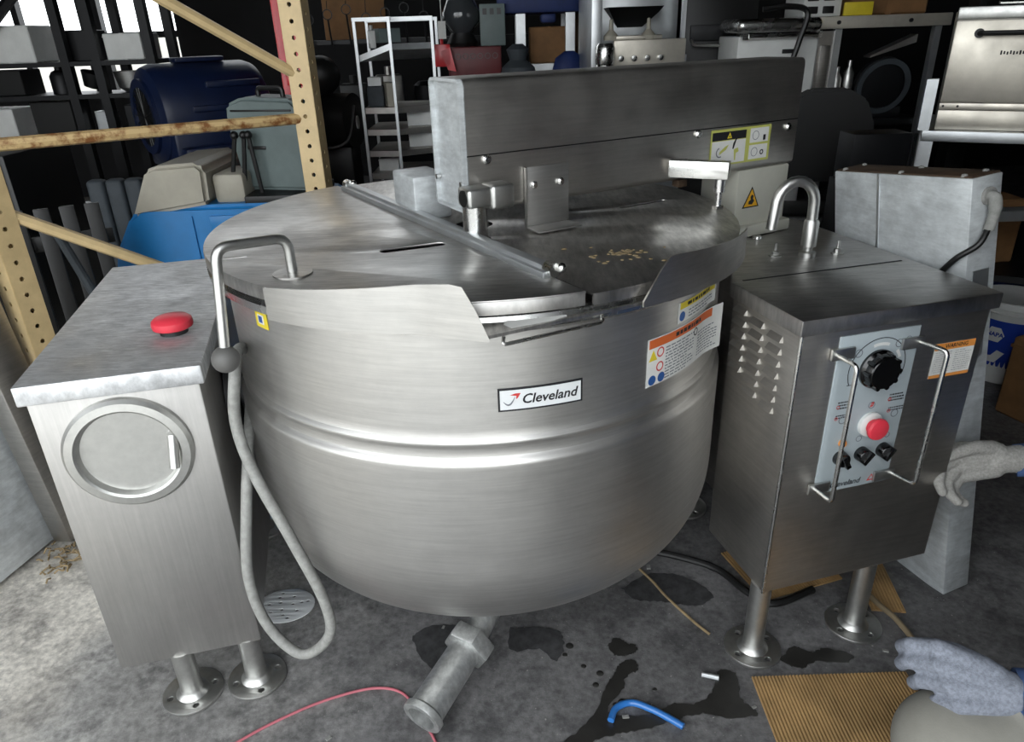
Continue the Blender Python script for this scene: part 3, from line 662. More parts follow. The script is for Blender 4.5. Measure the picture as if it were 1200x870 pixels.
# ------------------------------------------------------------------ galvanised box leaning on the console
B0 = V((1.212, 1.568, .004)); ez = V((-.149, .086, 1.17)).normalized(); by = V((-.33, .944, 0)); by = (by-ez*by.dot(ez)).normalized(); ax = by.cross(ez)
GM = Matrix(((ax.x, by.x, ez.x, B0.x), (ax.y, by.y, ez.y, B0.y), (ax.z, by.z, ez.z, B0.z), (0, 0, 0, 1)))
gb = thing('galvanised_duct', 'tall thin galvanised metal box leaning against the control console', 'duct', (1.25, 1.7, 0))
b = MB(GM); b.box((0, 0, 0), (.092, .43, 1.172), .003); obj('duct_body', b, 'galv', gb)
b = MB(GM); b.box((.004, .004, 1.168), (.088, .426, 1.176), .001); obj('top_cap', b, 'galv_rust', gb)
b = MB(GM); b.box((-.003, .268, .0), (.0, .275, 1.172)); obj('folded_seam', b, 'alu', gb)
b = MB(GM)
for v in (.03, .21, .40): b.lathe([(.008, 0), (.006, .006), (0, .008)], 10, Matrix.Translation((.01, v, 1.174))); b.lathe([(.008, 0), (.006, .006), (0, .008)], 10, Matrix.Translation((.075, v, 1.174)))
obj('top_screw', b, 'white_dust', gb)
b = MB(GM); b.tube(bez([(.05, .0, 1.125), (.05, -.018, 1.122), (.048, -.022, 1.09), (.038, -.018, 1.05)], 6), [.013]*6+[.014]*6+[.012]*7, 14); b.cone((.05, .0, 1.125), (.05, -.008, 1.125), .021, n=14); cf = obj('cable_fitting', b, 'white_dust', gb)
b = MB(GM); b.tube(bez([(.038, -.018, 1.055), (.01, -.018, 1.02), (-.014, .02, .985), (-.016, .08, .92), (-.016, .125, .865)], 8), .007, 10); obj('cable', b, 'black', gb)
b = MB(GM); b.box((.02, -.002, .72), (.07, .0, .95)); obj('faded_label', b, 'alu', gb)

# ------------------------------------------------------------------ things lying on the floor
def flat_poly(name, pts, m, label, cat, z=.001, th=.002, n=5):
    P = [V((x, y, 0)) for x, y in pts]; P = bez(P+[P[0]], n+3)[:-1]; rn = random.Random(len(pts)); P = [p+V((rn.uniform(-1, 1), rn.uniform(-1, 1), 0))*.0032 for p in P]
    b = MB(); b.mesh(plate_mesh([[(p.x, p.y) for p in P]], th), lambda v: v+Vector((0, 0, z+th/2))); return tag(obj(name, b, m), label, cat)
flat_poly('liquid_spill', [(.02, 1.10), (.10, 1.15), (.16, 1.20), (.20, 1.275), (.235, 1.33), (.255, 1.36), (.29, 1.375), (.30, 1.345), (.265, 1.32), (.25, 1.28), (.205, 1.22), (.30, 1.205), (.37, 1.235), (.43, 1.235), (.47, 1.27), (.505, 1.33), (.545, 1.315), (.535, 1.245), (.56, 1.20), (.50, 1.19), (.42, 1.205), (.35, 1.185), (.27, 1.165), (.20, 1.155), (.15, 1.13), (.12, 1.06), (.04, 1.05)], 'spill', 'dark forked liquid spill running across the concrete towards cardboard sheet', 'spill')
flat_poly('liquid_spill', [(.245, 1.392), (.235, 1.43), (.262, 1.452), (.285, 1.43), (.305, 1.425), (.305, 1.40), (.275, 1.39)], 'spill', 'small round dark liquid puddle at the end of the forked spill', 'spill')
flat_poly('liquid_spill', [(.67, 1.36), (.72, 1.40), (.76, 1.38), (.80, 1.39), (.86, 1.37), (.84, 1.345), (.76, 1.35), (.71, 1.33)], 'spill', 'dark wet patch between the two feet of control console', 'spill')
flat_poly('oil_stain', [(-.30, 1.48), (-.24, 1.52), (-.14, 1.50), (-.16, 1.43), (-.20, 1.36), (-.26, 1.39)], 'oil_stain', 'black greasy stain on the concrete beside drain pipe nut', 'stain')
flat_poly('oil_stain', [(-.03, 1.50), (.09, 1.49), (.115, 1.44), (.09, 1.38), (.05, 1.42), (-.03, 1.42)], 'oil_stain', 'black greasy wedge-shaped stain under the kettle behind drain pipe', 'stain')
flat_poly('oil_stain', [(.30, 1.64), (.40, 1.70), (.50, 1.68), (.56, 1.60), (.50, 1.56), (.42, 1.58), (.34, 1.59)], 'oil_stain', 'black sooty stain on the concrete left of the control console', 'stain')
for i, (x, y, r) in enumerate(((.16, 1.36, .012), (.20, 1.335, .016), (.185, 1.30, .014), (.13, 1.43, .018), (.115, 1.40, .012), (.245, 1.245, .02), (.225, 1.24, .011), (.33, 1.28, .010))):
    b = MB(Matrix.Translation((x, y, .001))); r *= .6; b.lathe([(r, 0), (r*.8, .0012), (0, .0015)], 14); tag(obj('liquid_drop', b, 'spill'), 'dark liquid drop spattered on concrete near forked spill', 'spill', 'liquid drops by the spill')
b = MB(); b.tube(bez([(.362, 1.735, .004), (.40, 1.66, .004), (.425, 1.60, .004), (.48, 1.50, .004), (.512, 1.452, .004)], 8), .004, 8); tag(obj('pale_stick', b, 'straw'), 'thin pale stick lying on the concrete beside sooty stain', 'stick')
b = MB(); b.tube(bez([(-.90, .98, .004), (-.68, 1.165, .004), (-.56, 1.245, .004), (-.46, 1.29, .004), (-.37, 1.31, .004), (-.30, 1.29, .004), (-.25, 1.22, .004), (-.205, 1.145, .004), (-.18, 1.05, .004)], 8), .0035, 8); tag(obj('wire', b, 'pink_wire'), 'thin pink wire curving over the concrete under drain pipe', 'wire')
b = MB(); b.tube(bez([(.207, 1.188, .010), (.225, 1.222, .010), (.265, 1.236, .010), (.31, 1.215, .010), (.345, 1.19, .010), (.375, 1.165, .010)], 8), .0085, 12); tag(obj('plastic_tube', b, 'blue_tube'), 'short curved piece of blue plastic tube on the floor', 'tube')
b = MB(); b.tube(bez([(.99, 1.60, .012), (1.01, 1.53, .012), (1.03, 1.47, .012), (1.035, 1.38, .012), (1.0, 1.28, .012), (.98, 1.2, .012)], 8), .008, 10); tag(obj('rubber_hose', b, 'tan_tube'), 'thin tan hose lying past the rear foot of control console', 'hose')
b = MB(); b.tube(bez([(.40, 1.80, .012), (.50, 1.76, .012), (.60, 1.70, .012), (.66, 1.60, .012), (.72, 1.55, .012), (.85, 1.60, .012)], 8), .011, 10); tag(obj('rubber_hose', b, 'black'), 'black hose curving on the floor under control console', 'hose')
# perforated strainer
me = plate_mesh([circ(0, 0, .085, 40)]+[circ(r*math.cos(2*PI*k/n+.3), r*math.sin(2*PI*k/n+.3), .006, 10) for r, n in ((.022, 3), (.048, 7), (.066, 4)) for k in range(n)], .003, .0005)
b = MB(Matrix.Translation((-.685, 1.615, .003))); b.mesh(me, lambda v: V((v.x, v.y*.8, v.z))); tag(obj('strainer_disc', b, 'plate_white'), 'round white perforated strainer disc lying under the narrow tilt console', 'strainer')
# small litter
for i in range(26):
    x, y = random.uniform(-.6, 1.0), random.uniform(1.1, 1.8); r = random.uniform(.003, .007)
    b = MB(rot(random.uniform(0, 3), (x, y, 0))); b.box((-r*1.6, -r, 0), (r*1.6, r, r*.8), r*.2, 1); tag(obj('pebble', b, 'white_dust'), 'tiny pale crumb of rubble lying on the concrete floor', 'pebble', 'crumbs of rubble on the floor')
b = MB(Matrix.Translation((-.72, 1.43, 0))); b.ball((0, 0, .008), .009, (1.2, .8, .9), 8); tag(obj('stone', b, 'white_dust'), 'small grey stone beside the right foot of tilt console', 'stone')
b = MB(Matrix.Translation((.475, 1.31, 0)) @ Matrix.Rotation(-.3, 4, 'Z')); b.cone((-.02, 0, .007), (.022, 0, .007), .007, n=10); tag(obj('metal_bolt', b, 'alu'), 'short silver bolt lying at edge of the liquid spill', 'bolt')
# corrugated sheets
def corr(F, lx, ly, label, pitch=.0085, h=.0018):
    b = MB(F); n = int(lx/pitch)*4; vs = []; fs = []
    for i in range(n+1):
        x = lx*i/n; z = .004+h*math.sin(2*PI*i/4)
        for j in range(3): vs.append((x, ly*j/2, z+.002)); vs.append((x, ly*j/2, .001))
    for i in range(n):
        for j in range(2):
            a = i*6+j*2; c = a+6; fs += [(a, c, c+2, a+2), (a+1, a+3, c+3, c+1)]
        a = i*6; c = a+6; fs += [(a, a+1, c+1, c), (a+4, c+4, c+5, a+5)]
    for a in (0, n*6): fs += [(a, a+1, a+3, a+2), (a+2, a+3, a+5, a+4)]
    b._add(vs, fs); return tag(obj('corrugated_sheet', b, 'corrugated', angle=80), label, 'cardboard')
corr(rot(.0, (.58, .98, 0)), .39, .325, 'brown ribbed cardboard sheet lying in front of console feet')
corr(rot(.30, (.70, 1.57, 0)), .27, .22, 'brown ribbed cardboard sheet lying under control console behind its feet')
corr(rot(-.15, (.985, 1.52, 0)), .09, .25, 'narrow brown ribbed cardboard strip lying by rear console foot')

# ------------------------------------------------------------------ pallet rack frame
P1, P2 = V((-1.505, 2.128, 0)), V((-.70, 2.745, 0))
pr = thing('pallet_rack_frame', 'cream painted pallet rack upright frame with rusty braces behind the kettle', 'rack', tuple((P1+P2)/2))
ang = math.atan2((P2-P1).y, (P2-P1).x)
def post(P, a, mname, zt=2.6):
    F = Matrix.Translation(P) @ Matrix.Rotation(a, 4, 'Z'); b = MB(F); hw = .038
    holes = [circ(0, .08+.0508*k, .0075, 10) for k in range(int((zt-.1)/.0508))]
    me = plate_mesh([[(-hw, 0), (hw, 0), (hw, zt), (-hw, zt)]]+holes, .003)
    b.mesh(me, lambda v: V((v.x, -hw+v.z, v.y)))
    holes = [circ(-.004, .105+.0508*k, .0075, 10) for k in range(int((zt-.12)/.0508))]
    me = plate_mesh([[(-hw, 0), (hw, 0), (hw, zt), (-hw, zt)]]+holes, .003)
    b.mesh(me, lambda v: V((hw+v.z, v.x, v.y))); b.mesh(me, lambda v: V((-hw+v.z, v.x, v.y)))
    for s_ in (-1, 1): b.box((s_*hw-.010*(s_ > 0), hw-.003, 0), (s_*hw+.010*(s_ < 0), hw, zt))
    b.box((-hw*.30, -hw-.006, 0), (-hw*.30+.004, -hw, zt)) if False else None
    po = obj('post', b, mname, pr)
    b = MB(F); b.box((-.06, -.06, 0), (.06, .06, .008)); obj('base_plate', b, mname, pr); return po
post(P1, ang-1.15, 'rack_cream'); post(P2, ang-.75, 'rack_cream')
def brace(z0, z1, m, t0=.0, t1=1.):
    a, c = P1.lerp(P2, t0), P1.lerp(P2, t1); b = MB(); b.tube([a+V((0, 0, z0)), c+V((0, 0, z1))], .019, 8); obj('brace', b, m, pr)
brace(1.25, 1.24, 'rack_rust'); brace(1.075, .42, 'rack_cream'); brace(1.98, 1.37, 'rack_cream'); brace(.22, .22, 'rack_rust'); brace(2.15, 2.15, 'rack_rust')

# ------------------------------------------------------------------ left: leaning panels and litter by the console
for i, (x, y, a, h, wd, ln_, m, lab) in enumerate((
    (-1.62, 1.72, 1.35, 1.0, .045, .34, 'galv', 'grey metal channel leaning beside the narrow tilt console'),
    (-1.72, 1.66, 1.30, .84, .03, .40, 'steel_worn', 'scuffed sheet metal panel leaning outermost against the channel'))):
    pt = MB(rot(a-PI/2, (x, y, 0)) @ Matrix.Rotation(-.12, 4, 'Y')); wd2 = wd
    pt.box((-.02, -.1, .012), (-.02+wd2, ln_, h), .004); pt.box((-.02+wd2, -.1, .012), (.05, -.08, h), .002); tag(obj('metal_channel' if i == 0 else 'sheet_panel', pt, m), lab, 'metal panel')
b = MB(rot(-.22, (-1.53, 1.99, 0)) @ Matrix.Rotation(-.10, 4, 'Y')); b.box((0, -.05, .01), (.07, .07, 1.1), .004); tag(obj('dark_post', b, 'steel_dark'), 'dark steel post standing by the rack upright behind panels', 'post')
b = MB()
for i in range(60):
    x, y = random.gauss(-1.44, .05), random.gauss(1.87, .05); a = random.uniform(0, PI); l = random.uniform(.012, .04); z = random.uniform(.004, .022)
    b.tube([(x, y, z), (x+l*math.cos(a)*.5, y+l*math.sin(a)*.5, z+random.uniform(-.003, .012)), (x+l*math.cos(a), y+l*math.sin(a), z)], .003, 5)
o = obj('leaf_litter', b, 'straw'); o['kind'] = 'stuff'; tag(o, 'small heap of dry straw litter beside narrow tilt console', 'litter')
b = MB(); b.tube([(-1.47, 2.29, .02), (-1.36, 2.26, .40), (-1.26, 2.24, .75)] if False else [(-1.19, 2.33, .02), (-1.55, 2.45, .95)], .016, 10); tag(obj('metal_rod', b, 'seat_grey'), 'thin grey metal rod leaning behind the cream rack post', 'rod')

# ------------------------------------------------------------------ behind the rack: cleaning machines
def yprism(b, poly, y0, y1):
    n = len(poly); b._add([(x, y0, z) for x, z in poly]+[(x, y1, z) for x, z in poly], [tuple(range(n)), tuple(reversed(range(n, 2*n)))]+[(i, n+i, n+(i+1) % n, (i+1) % n) for i in range(n)])
sc = thing('floor_scrubber', 'bright blue floor scrubber with beige cowl behind the rack frame', 'scrubber', (-1.35, 3.45, 0))
b = MB(); yprism(b, [(-1.86, .10), (-.80, .10), (-.80, .80), (-.86, .845), (-1.62, .845), (-1.68, .80), (-1.78, .64), (-1.84, .40)], 3.2, 3.72); bmesh.ops.bevel(b.bm, geom=list(b.bm.edges), offset=.02, segments=3, affect='EDGES'); obj('tank', b, 'blue', sc)
b = MB(); yprism(b, [(-1.66, .80), (-1.31, .85), (-1.30, 1.0), (-1.33, 1.03), (-1.52, 1.02), (-1.56, 1.0)], 3.19, 3.68); bmesh.ops.bevel(b.bm, geom=list(b.bm.edges), offset=.018, segments=3, affect='EDGES'); obj('cowl', b, 'beige', sc)
b = MB(); b.box((-1.30, 3.25, .84), (-1.16, 3.5, .97), .02); obj('side_cowl', b, 'beige', sc)
b = MB(); b.box((-1.32, 3.190, .735), (-1.14, 3.21, .80), .004); b.box((-1.40, 3.192, .25), (-1.396, 3.21, .80)); obj('hatch', b, 'blue', sc)
b = MB(); b.box((-1.16, 3.22, .84), (-.84, 3.6, .875), .006); obj('black_deck', b, 'black', sc)
for x, t in ((-1.24, .06), (-1.18, .04), (-1.10, -.02)):
    b = MB(); b.tube([(x, 3.3, .86), (x+t, 3.3, 1.12)], .010, 8); b.ball((x+t, 3.3, 1.125), .018); obj('lever', b, 'black', sc)
for x in (-1.70, -.95):
    b = MB(); b.cone((x, 3.23, .11), (x, 3.33, .11), .108, n=24); obj('wheel', b, 'black', sc)
b = MB(); b.box((-1.87, 3.86, 0), (-1.24, 4.45, .888), .01); b.box((-1.85, 3.85, .05), (-1.57, 3.86, .85), .004); b.box((-1.55, 3.85, .05), (-1.26, 3.86, .85), .004); tag(obj('dark_cabinet', b, 'dark_metal'), 'dark metal two-door cabinet carrying the blue blower', 'cabinet')
bw = thing('air_blower', 'dark blue snail-shaped air blower with round inlet on dark cabinet', 'blower', (-1.6, 4.1, .888))
F = rot(.72, (-1.62, 4.16, 1.155))
b = MB(F); b.lathe([(0, -.30), (.19, -.30), (.235, -.28), (.25, -.24), (.25, .24), (.235, .28), (.2, .30), (0, .30)], 40, Matrix.Rotation(PI/2, 4, 'Y')); b.box((-.27, -.25, -.262), (.29, .20, -.05), .02); b.box((-.25, -.32, -.262), (.28, -.2, -.14), .02); obj('housing', b, 'dark_blue', bw)
b = MB(F); A = Matrix.Translation((-.30, 0, 0)) @ Matrix.Rotation(-PI/2, 4, 'Y'); b.ring([(.145, -.005), (.185, -.005), (.185, .018), (.145, .018)], 36, A); obj('inlet_ring', b, 'dark_blue', bw)
b = MB(F); b.lathe([(.15, .0), (.15, .004), (0, .006)], 30, A)
for k in range(12): t = PI*k/12; b.tube([A @ V((.15*math.cos(t), .15*math.sin(t), .012)), A @ V((-.15*math.cos(t), -.15*math.sin(t), .012))], .003, 5)
obj('inlet_grille', b, 'black', bw)
b = MB(F); b.box((-.15, -.262, .02), (.26, -.245, .05), .006); b.box((-.05, -.225, .13), (.24, -.20, .16), .006); b.box((-.12, -.05, .25), (.14, .05, .275), .01); obj('rib', b, 'dark_blue', bw)
b = MB(F); b.box((.13, -.2575, -.03), (.25, -.250, .05) if False else (.25, -.2525, .05)); obj('rating_label', b, 'alu', bw)
cs = thing('hard_case', 'grey plastic hard case standing on the blue scrubber deck', 'case', (-1.02, 3.42, .876))
b = MB(rot(-.25, (-1.03, 3.42, .876))); yprism(b, [(-.15, 0), (.17, 0), (.17, .36), (.14, .39), (-.10, .40), (-.18, .37), (-.19, .30)], -.09, .12); bmesh.ops.bevel(b.bm, geom=list(b.bm.edges), offset=.016, segments=3, affect='EDGES'); obj('shell', b, 'case_grey', cs)
b = MB(rot(-.25, (-1.03, 3.42, .876))); b.box((-.155, -.095, .34), (.14, -.086, .348), .002); obj('shell_groove', b, 'black', cs)
b = MB(rot(-.25, (-1.03, 3.42, .876))); b.box((-.10, -.094, .18), (-.01, -.088, .195), .002); obj('latch', b, 'black', cs)
b = MB(rot(-.25, (-1.03, 3.42, .876))); b.tube(fillet([(-.06, 0, .39), (-.06, 0, .43), (.06, 0, .43), (.06, 0, .385)], .015), .011, 8); obj('carry_handle', b, 'black', cs)
st = thing('padded_seat', 'dark grey padded seat with ribbed backrest left of blue scrubber', 'seat', (-2.05, 4.0, 0))
b = MB(rot(.1, (-2.20, 3.86, .46))); 
for k in range(3): b.box((k*.095, -.02, 0), (k*.095+.09, .06, .40), .022, 3)
obj('backrest', b, 'seat_grey', st)
b = MB(rot(.1, (-2.20, 3.82, .40))); b.box((-.02, .02, -.04), (.31, .40, .08), .03, 3); obj('cushion', b, 'seat_grey', st)
b = MB(); b.cone((-2.06, 4.03, .0), (-2.06, 4.03, .37), .04, n=16); b.box((-2.20, 3.9, 0), (-1.94, 4.16, .04), .01); obj('pedestal', b, 'dark_metal', st)
rj = thing('hydraulic_jack_stand', 'red upright hoist column with black hose behind grey case', 'hoist', (-1.12, 4.3, 0))
b = MB(); b.box((-1.19, 4.2, .0), (-1.15, 4.28, 2.0), .004); b.box((-1.10, 4.2, .6), (-1.05, 4.28, 1.55) if False else (-1.045, 4.28, 1.52), .004); obj('column', b, 'red', rj)
b = MB(); b.box((-1.16, 4.18, 1.27), (-1.02, 4.30, 1.34), .006); obj('bracket', b, 'red', rj)
b = MB(); b.box((-1.2, 4.1, 0), (-.9, 4.5, .06), .01); obj('foot', b, 'red', rj)
b = MB(); b.tube([(-1.125, 4.22, 1.1), (-1.125, 4.20, 1.55), (-1.12, 4.2, 2.0)], .02, 10); obj('hose', b, 'black', rj)
b = MB(); b.cone((-1.125, 4.20, 1.50), (-1.122, 4.20, 1.54), .026, n=10); obj('hose_collar', b, 'alu', rj)

# ------------------------------------------------------------------ far left: dark shelving in front of the daylight window
def shelf_unit(label, x0, x1, y0, y1, zs, m='dark_metal', zt=2.4, name='shelving_unit', pw=.045, mids=()):
    t = thing(name, label, 'shelving', ((x0+x1)/2, (y0+y1)/2, 0))
    for x in (x0, *mids, x1-pw):
        for y in (y0, y1-pw):
            b = MB(); b.box((x, y, 0), (x+pw, y+pw, zt)); obj('upright', b, m, t)
    for z in zs:
        b = MB(); b.box((x0+.004, y0+.004, z-.03), (x1-.004, y1-.004, z)); obj('shelf', b, m, t)
    return t
shelf_unit('tall dark steel shelving unit standing before the bright window', -4.05, -2.42, 5.5, 5.95, (.35, .90, 1.185, 1.40, 1.86), mids=(-3.08, -2.86), zt=2.5, pw=.06)
b = MB(); b.tube([(-3.75, 5.47, 1.40), (-3.10, 5.47, 1.95)], .035, 6); tag(obj('cross_brace', b, 'dark_metal'), 'dark diagonal bar across front of the tall dark shelving', 'brace')
def carton(x, y, z, w, d, h, m, label, cat='box', yaw=0., name='carton', group=None, lid=True):
    F = rot(yaw, (x, y, z)); b = MB(F); b.box((-w/2, -d/2, 0), (w/2, d/2, h), min(w, h)*.03, 1)
    if lid: b.box((-w/2-.002, -d/2-.002, h*.86), (w/2+.002, d/2+.002, h*.9)); b.box((-w*.04, -d/2-.0015, 0), (w*.04, d/2+.0015, h+.0015))
    return tag(obj(name, b, m), label, cat, group)
carton(-3.45, 5.7, 1.4, .36, .3, .24, 'white', 'pale storage bin on the third shelf of dark shelving, widest there', name='storage_bin')
carton(-2.65, 5.72, 1.4, .26, .3, .17, 'white', 'small pale storage bin at the end of dark shelving shelf', name='storage_bin')
carton(-3.70, 5.7, .90, .30, .3, .2, 'white', 'white carton on the second shelf of the dark shelving', name='carton')
carton(-3.4, 5.74, 1.86, .5, .3, .28, 'cardboard', 'brown carton on the top shelf of the dark shelving')
b = MB(Matrix.Translation((-2.70, 5.7, 1.185))); b.lathe([(.06, 0), (.10, .03), (.12, .14), (.115, .14), (.09, .035), (0, .02)], 28); tag(obj('mixing_bowl', b, 'steel_satin'), 'deep steel bowl on the middle shelf of the dark shelving', 'bowl')
b = MB(Matrix.Translation((-3.22, 5.7, 1.185))); b.lathe([(.07, 0), (.07, .12), (.05, .15), (.025, .16), (.025, .18), (0, .18)], 24); tag(obj('canister', b, 'dark_metal'), 'dark round canister on the middle shelf of dark shelving', 'canister')
b = MB(Matrix.Translation((-3.0, 5.68, 1.185)) @ Matrix.Rotation(.3, 4, 'Y')); b.lathe([(.02, 0.03), (.06, .04), (.085, .14), (.08, .145), (0, .06)], 20); tag(obj('lamp_reflector', b, 'black'), 'black cone reflector on the middle shelf of dark shelving', 'lamp')
carton(-2.94, 5.68, .90, .12, .12, .16, 'alu', 'grey metal tin on the second shelf of dark shelving', 'tin', name='tin', lid=False)
for i, (x, z, w_, h_, m, lab) in enumerate(((-3.78, 1.4, .24, .30, 'black', 'black carton at the end of the third shelf of dark shelving'), (-2.98, 1.4, .16, .2, 'dark_metal', 'narrow dark tin box on third shelf of the dark shelving'), (-3.62, 1.185, .34, .17, 'black', 'black flat box on the middle shelf of the dark shelving'),
    (-3.3, .90, .3, .24, 'black', 'black carton on the second shelf of the dark shelving'), (-2.62, .90, .3, .2, 'dark_metal', 'dark metal box at the end of second shelf of dark shelving'), (-2.75, 1.86, .5, .3, 'seat_grey', 'grey carton on the top shelf of the dark shelving'))):
    carton(x, 5.74, z, w_, .26, h_, m, lab, lid=False)
# dark stores left of the scrubber; the crate is added to black out lit floor
b = MB(); b.box((-3.3, 3.7, 0), (-2.48, 4.3, 1.02), .01)
for k in range(6): b.box((-3.28+k*.135, 3.685, .04), (-3.28+k*.135+.10, 3.70, .98), .004)
tag(obj('filler_crate', b, 'black'), 'large black slatted crate added as dark filler left of the padded seat', 'crate')
b = MB(rot(.5, (-2.0, 2.72, 0)) @ Matrix.Rotation(-.08, 4, 'X'))
for k in range(5): b.box((k*.09, 0, .0), (k*.09+.055, .03, .92), .003)
for z in (.15, .75): b.box((-.02, .03, z), (.44, .05, z+.06), .003)
tag(obj('dark_pallet', b, 'black'), 'dark slatted pallet leaning behind the cream rack post', 'pallet')
# pale building across the yard seen through the window
b = MB(); b.box((-14, 13, -.2), (2, 13.4, 1.35)); b.box((-14, 13.05, 1.35), (2, 13.4, 1.6)); tag(obj('yard_wall', b, 'outdoor'), 'pale wall across the yard beyond the far window', 'wall')
b = MB(); b.box((-30, 8.2, -.2), (30, 40, -.02)); struct('ground_yard', b, 'outdoor')

# ------------------------------------------------------------------ wire baker's rack
bk = thing('bakers_rack', 'open aluminium tube rack with trays of parts behind the kettle', 'rack', (-.62, 5.0, 0))
for x, y in ((-.87, 4.75), (-.66, 4.72), (-.87, 5.2), (-.42, 5.2), (-.42, 4.85)):
    b = MB(); b.box((x-.0085, y-.0085, .06), (x+.0085, y+.0085, 1.60)); obj('upright', b, 'alu', bk)
    b = MB(); b.cone((x-.012, y, .032), (x+.012, y, .032), .032, n=14); obj('caster', b, 'black', bk)
for q0, q1 in (((-.88, 4.74, 1.58), (-.65, 4.76, 1.60)), ((-.66, 4.83, 1.58), (-.41, 4.85, 1.60)), ((-.88, 5.19, 1.58), (-.41, 5.21, 1.60))): b = MB(); b.box(q0, q1); obj('top_rail', b, 'alu', bk)
for z, tl in ((1.36, .06), (1.06, 0), (.93, 0), (.80, 0), (.66, 0)):
    b = MB(); b._add([(-.86, 4.76, z), (-.67, 4.73, z+tl), (-.43, 4.87, z+tl), (-.43, 5.19, z), (-.86, 5.19, z), (-.86, 4.76, z+.035), (-.67, 4.73, z+tl+.035), (-.43, 4.87, z+tl+.035), (-.43, 5.19, z+.035), (-.86, 5.19, z+.035)],
        [(4, 3, 2, 1, 0), (5, 6, 7, 8, 9), (0, 1, 6, 5), (1, 2, 7, 6), (2, 3, 8, 7), (3, 4, 9, 8), (4, 0, 5, 9)]); obj('tray', b, 'alu' if z > 1.2 else 'steel_dark', bk)
carton(-.80, 4.9, 1.095, .10, .12, .12, 'seat_grey', 'grey card box with white lid on the tube rack', name='parts_box', lid=False)
carton(-.80, 4.9, 1.216, .085, .10, .05, 'white', 'white packet on top of the grey box on tube rack', 'packet', name='packet', lid=False)
carton(-.715, 4.86, 1.095, .05, .14, .14, 'beige', 'tan upright board box on the tube rack beside grey box', name='parts_box', yaw=.3, lid=False)
b = MB(rot(.4, (-.80, 4.92, 1.43))); b.box((-.02, -.02, 0), (.02, .02, .10), .006); b.cone((0, 0, .10), (0, 0, .13), .012, n=10); tag(obj('plastic_bottle', b, 'white'), 'white plastic bottle on the top tray of tube rack', 'bottle')
carton(-.72, 4.98, 1.46, .14, .14, .08, 'case_grey', 'grey lump of parts on the top tray of tube rack', 'part', name='machine_part', lid=False, yaw=.5)
carton(-.53, 5.0, .966, .18, .22, .11, 'white', 'long white carton on the second tray of tube rack', name='parts_box')
carton(-.53, 5.0, .836, .18, .22, .085, 'white', 'flat white carton on the third tray of tube rack', name='parts_box')
carton(-.76, 4.92, .696, .13, .14, .075, 'paper', 'small pale carton on the lowest tray of tube rack', name='parts_box')
# clutter left of the rack: motor, hanging tools, board
mo = thing('black_compressor', 'black compressor on a stand with round motor beside the tube rack', 'machine', (-1.15, 5.0, 0))
b = MB(); b.cone((-1.35, 5.1, 1.0), (-.98, 5.0, 1.0), .17, n=28); b.box((-1.34, 4.9, .5), (-1.0, 5.2, .85), .02); b.ball((-1.16, 5.0, 1.28), .12); obj('motor', b, 'black', mo)
b = MB(); b.box((-1.36, 4.88, .46), (-.96, 5.24, .5)); [b.box((x, y, 0), (x+.04, y+.04, .46)) for x in (-1.36, -1.0) for y in (4.88, 5.2)]; obj('stand', b, 'dark_metal', mo)
b = MB(); b.lathe([(.04, 0), (.042, .01), (0, .012)], 20, Matrix.Translation((-.965, 4.99, .99)) @ Matrix.Rotation(PI/2, 4, 'Y')); obj('gauge', b, 'white', mo)
b = MB(); b.tube(bez([(-1.3, 4.88, .95), (-1.15, 4.8, .86), (-1.0, 4.82, .9), (-.95, 4.9, 1.1)], 6), .014, 8); obj('air_line', b, 'black', mo)
b = MB(rot(.15, (-1.08, 6.02, 1.48))); b.box((-.24, 0, 0), (.22, .03, .6), .004); tag(obj('plywood_board', b, 'cardboard'), 'orange-brown board standing on a workshop shelf behind the tube rack', 'board')
ws = shelf_unit('black workshop shelving behind the tube rack and mixers', -1.6, 1.2, 5.9, 6.4, (.4, .95, 1.48, 1.95), zt=2.3)
for k in range(9):
    x = -1.45+k*.28; h = .16+.14*((k*37) % 5)/5
    b = MB(rot(.1*k, (x, 6.1, .95)));
    if k % 3 == 0: b.lathe([(.07, 0), (.09, .02), (.09, h), (.05, h+.03), (0, h+.03)], 20)
    else: b.box((-.1, -.1, 0), (.1, .1, h), .015); b.cone((0, 0, h), (0, 0, h+.06), .03, n=10)
    tag(obj('machine_part', b, ('dark_metal', 'black', 'steel_dark')[k % 3]), ('round dark machine housing on black workshop shelving', 'dark boxy machine part with a neck on the workshop shelving', 'boxy dull steel machine part with a neck on the workshop shelving')[k % 3], 'part', 'parts stored on the workshop shelving')
for k in range(7):
    x = -1.4+k*.14; 
    b = MB(); b.ring([(.03, -.004), (.036, -.004), (.036, .004), (.03, .004)], 18, Matrix.Translation((x, 5.87, 1.62+.03*(k % 3))) @ Matrix.Rotation(PI/2, 4, 'X')); b.tube([(x, 5.87, 1.59+.03*(k % 3)), (x+.01, 5.87, 1.44)], .007, 6); b.tube([(x, 5.87, 1.65+.03*(k % 3)), (x, 5.895, 1.74)], .003, 5)
    tag(obj('hanging_tool', b, 'dark_metal'), 'dark ring-headed tool hanging from the black workshop shelving', 'tool', 'tools hanging on the workshop shelving')

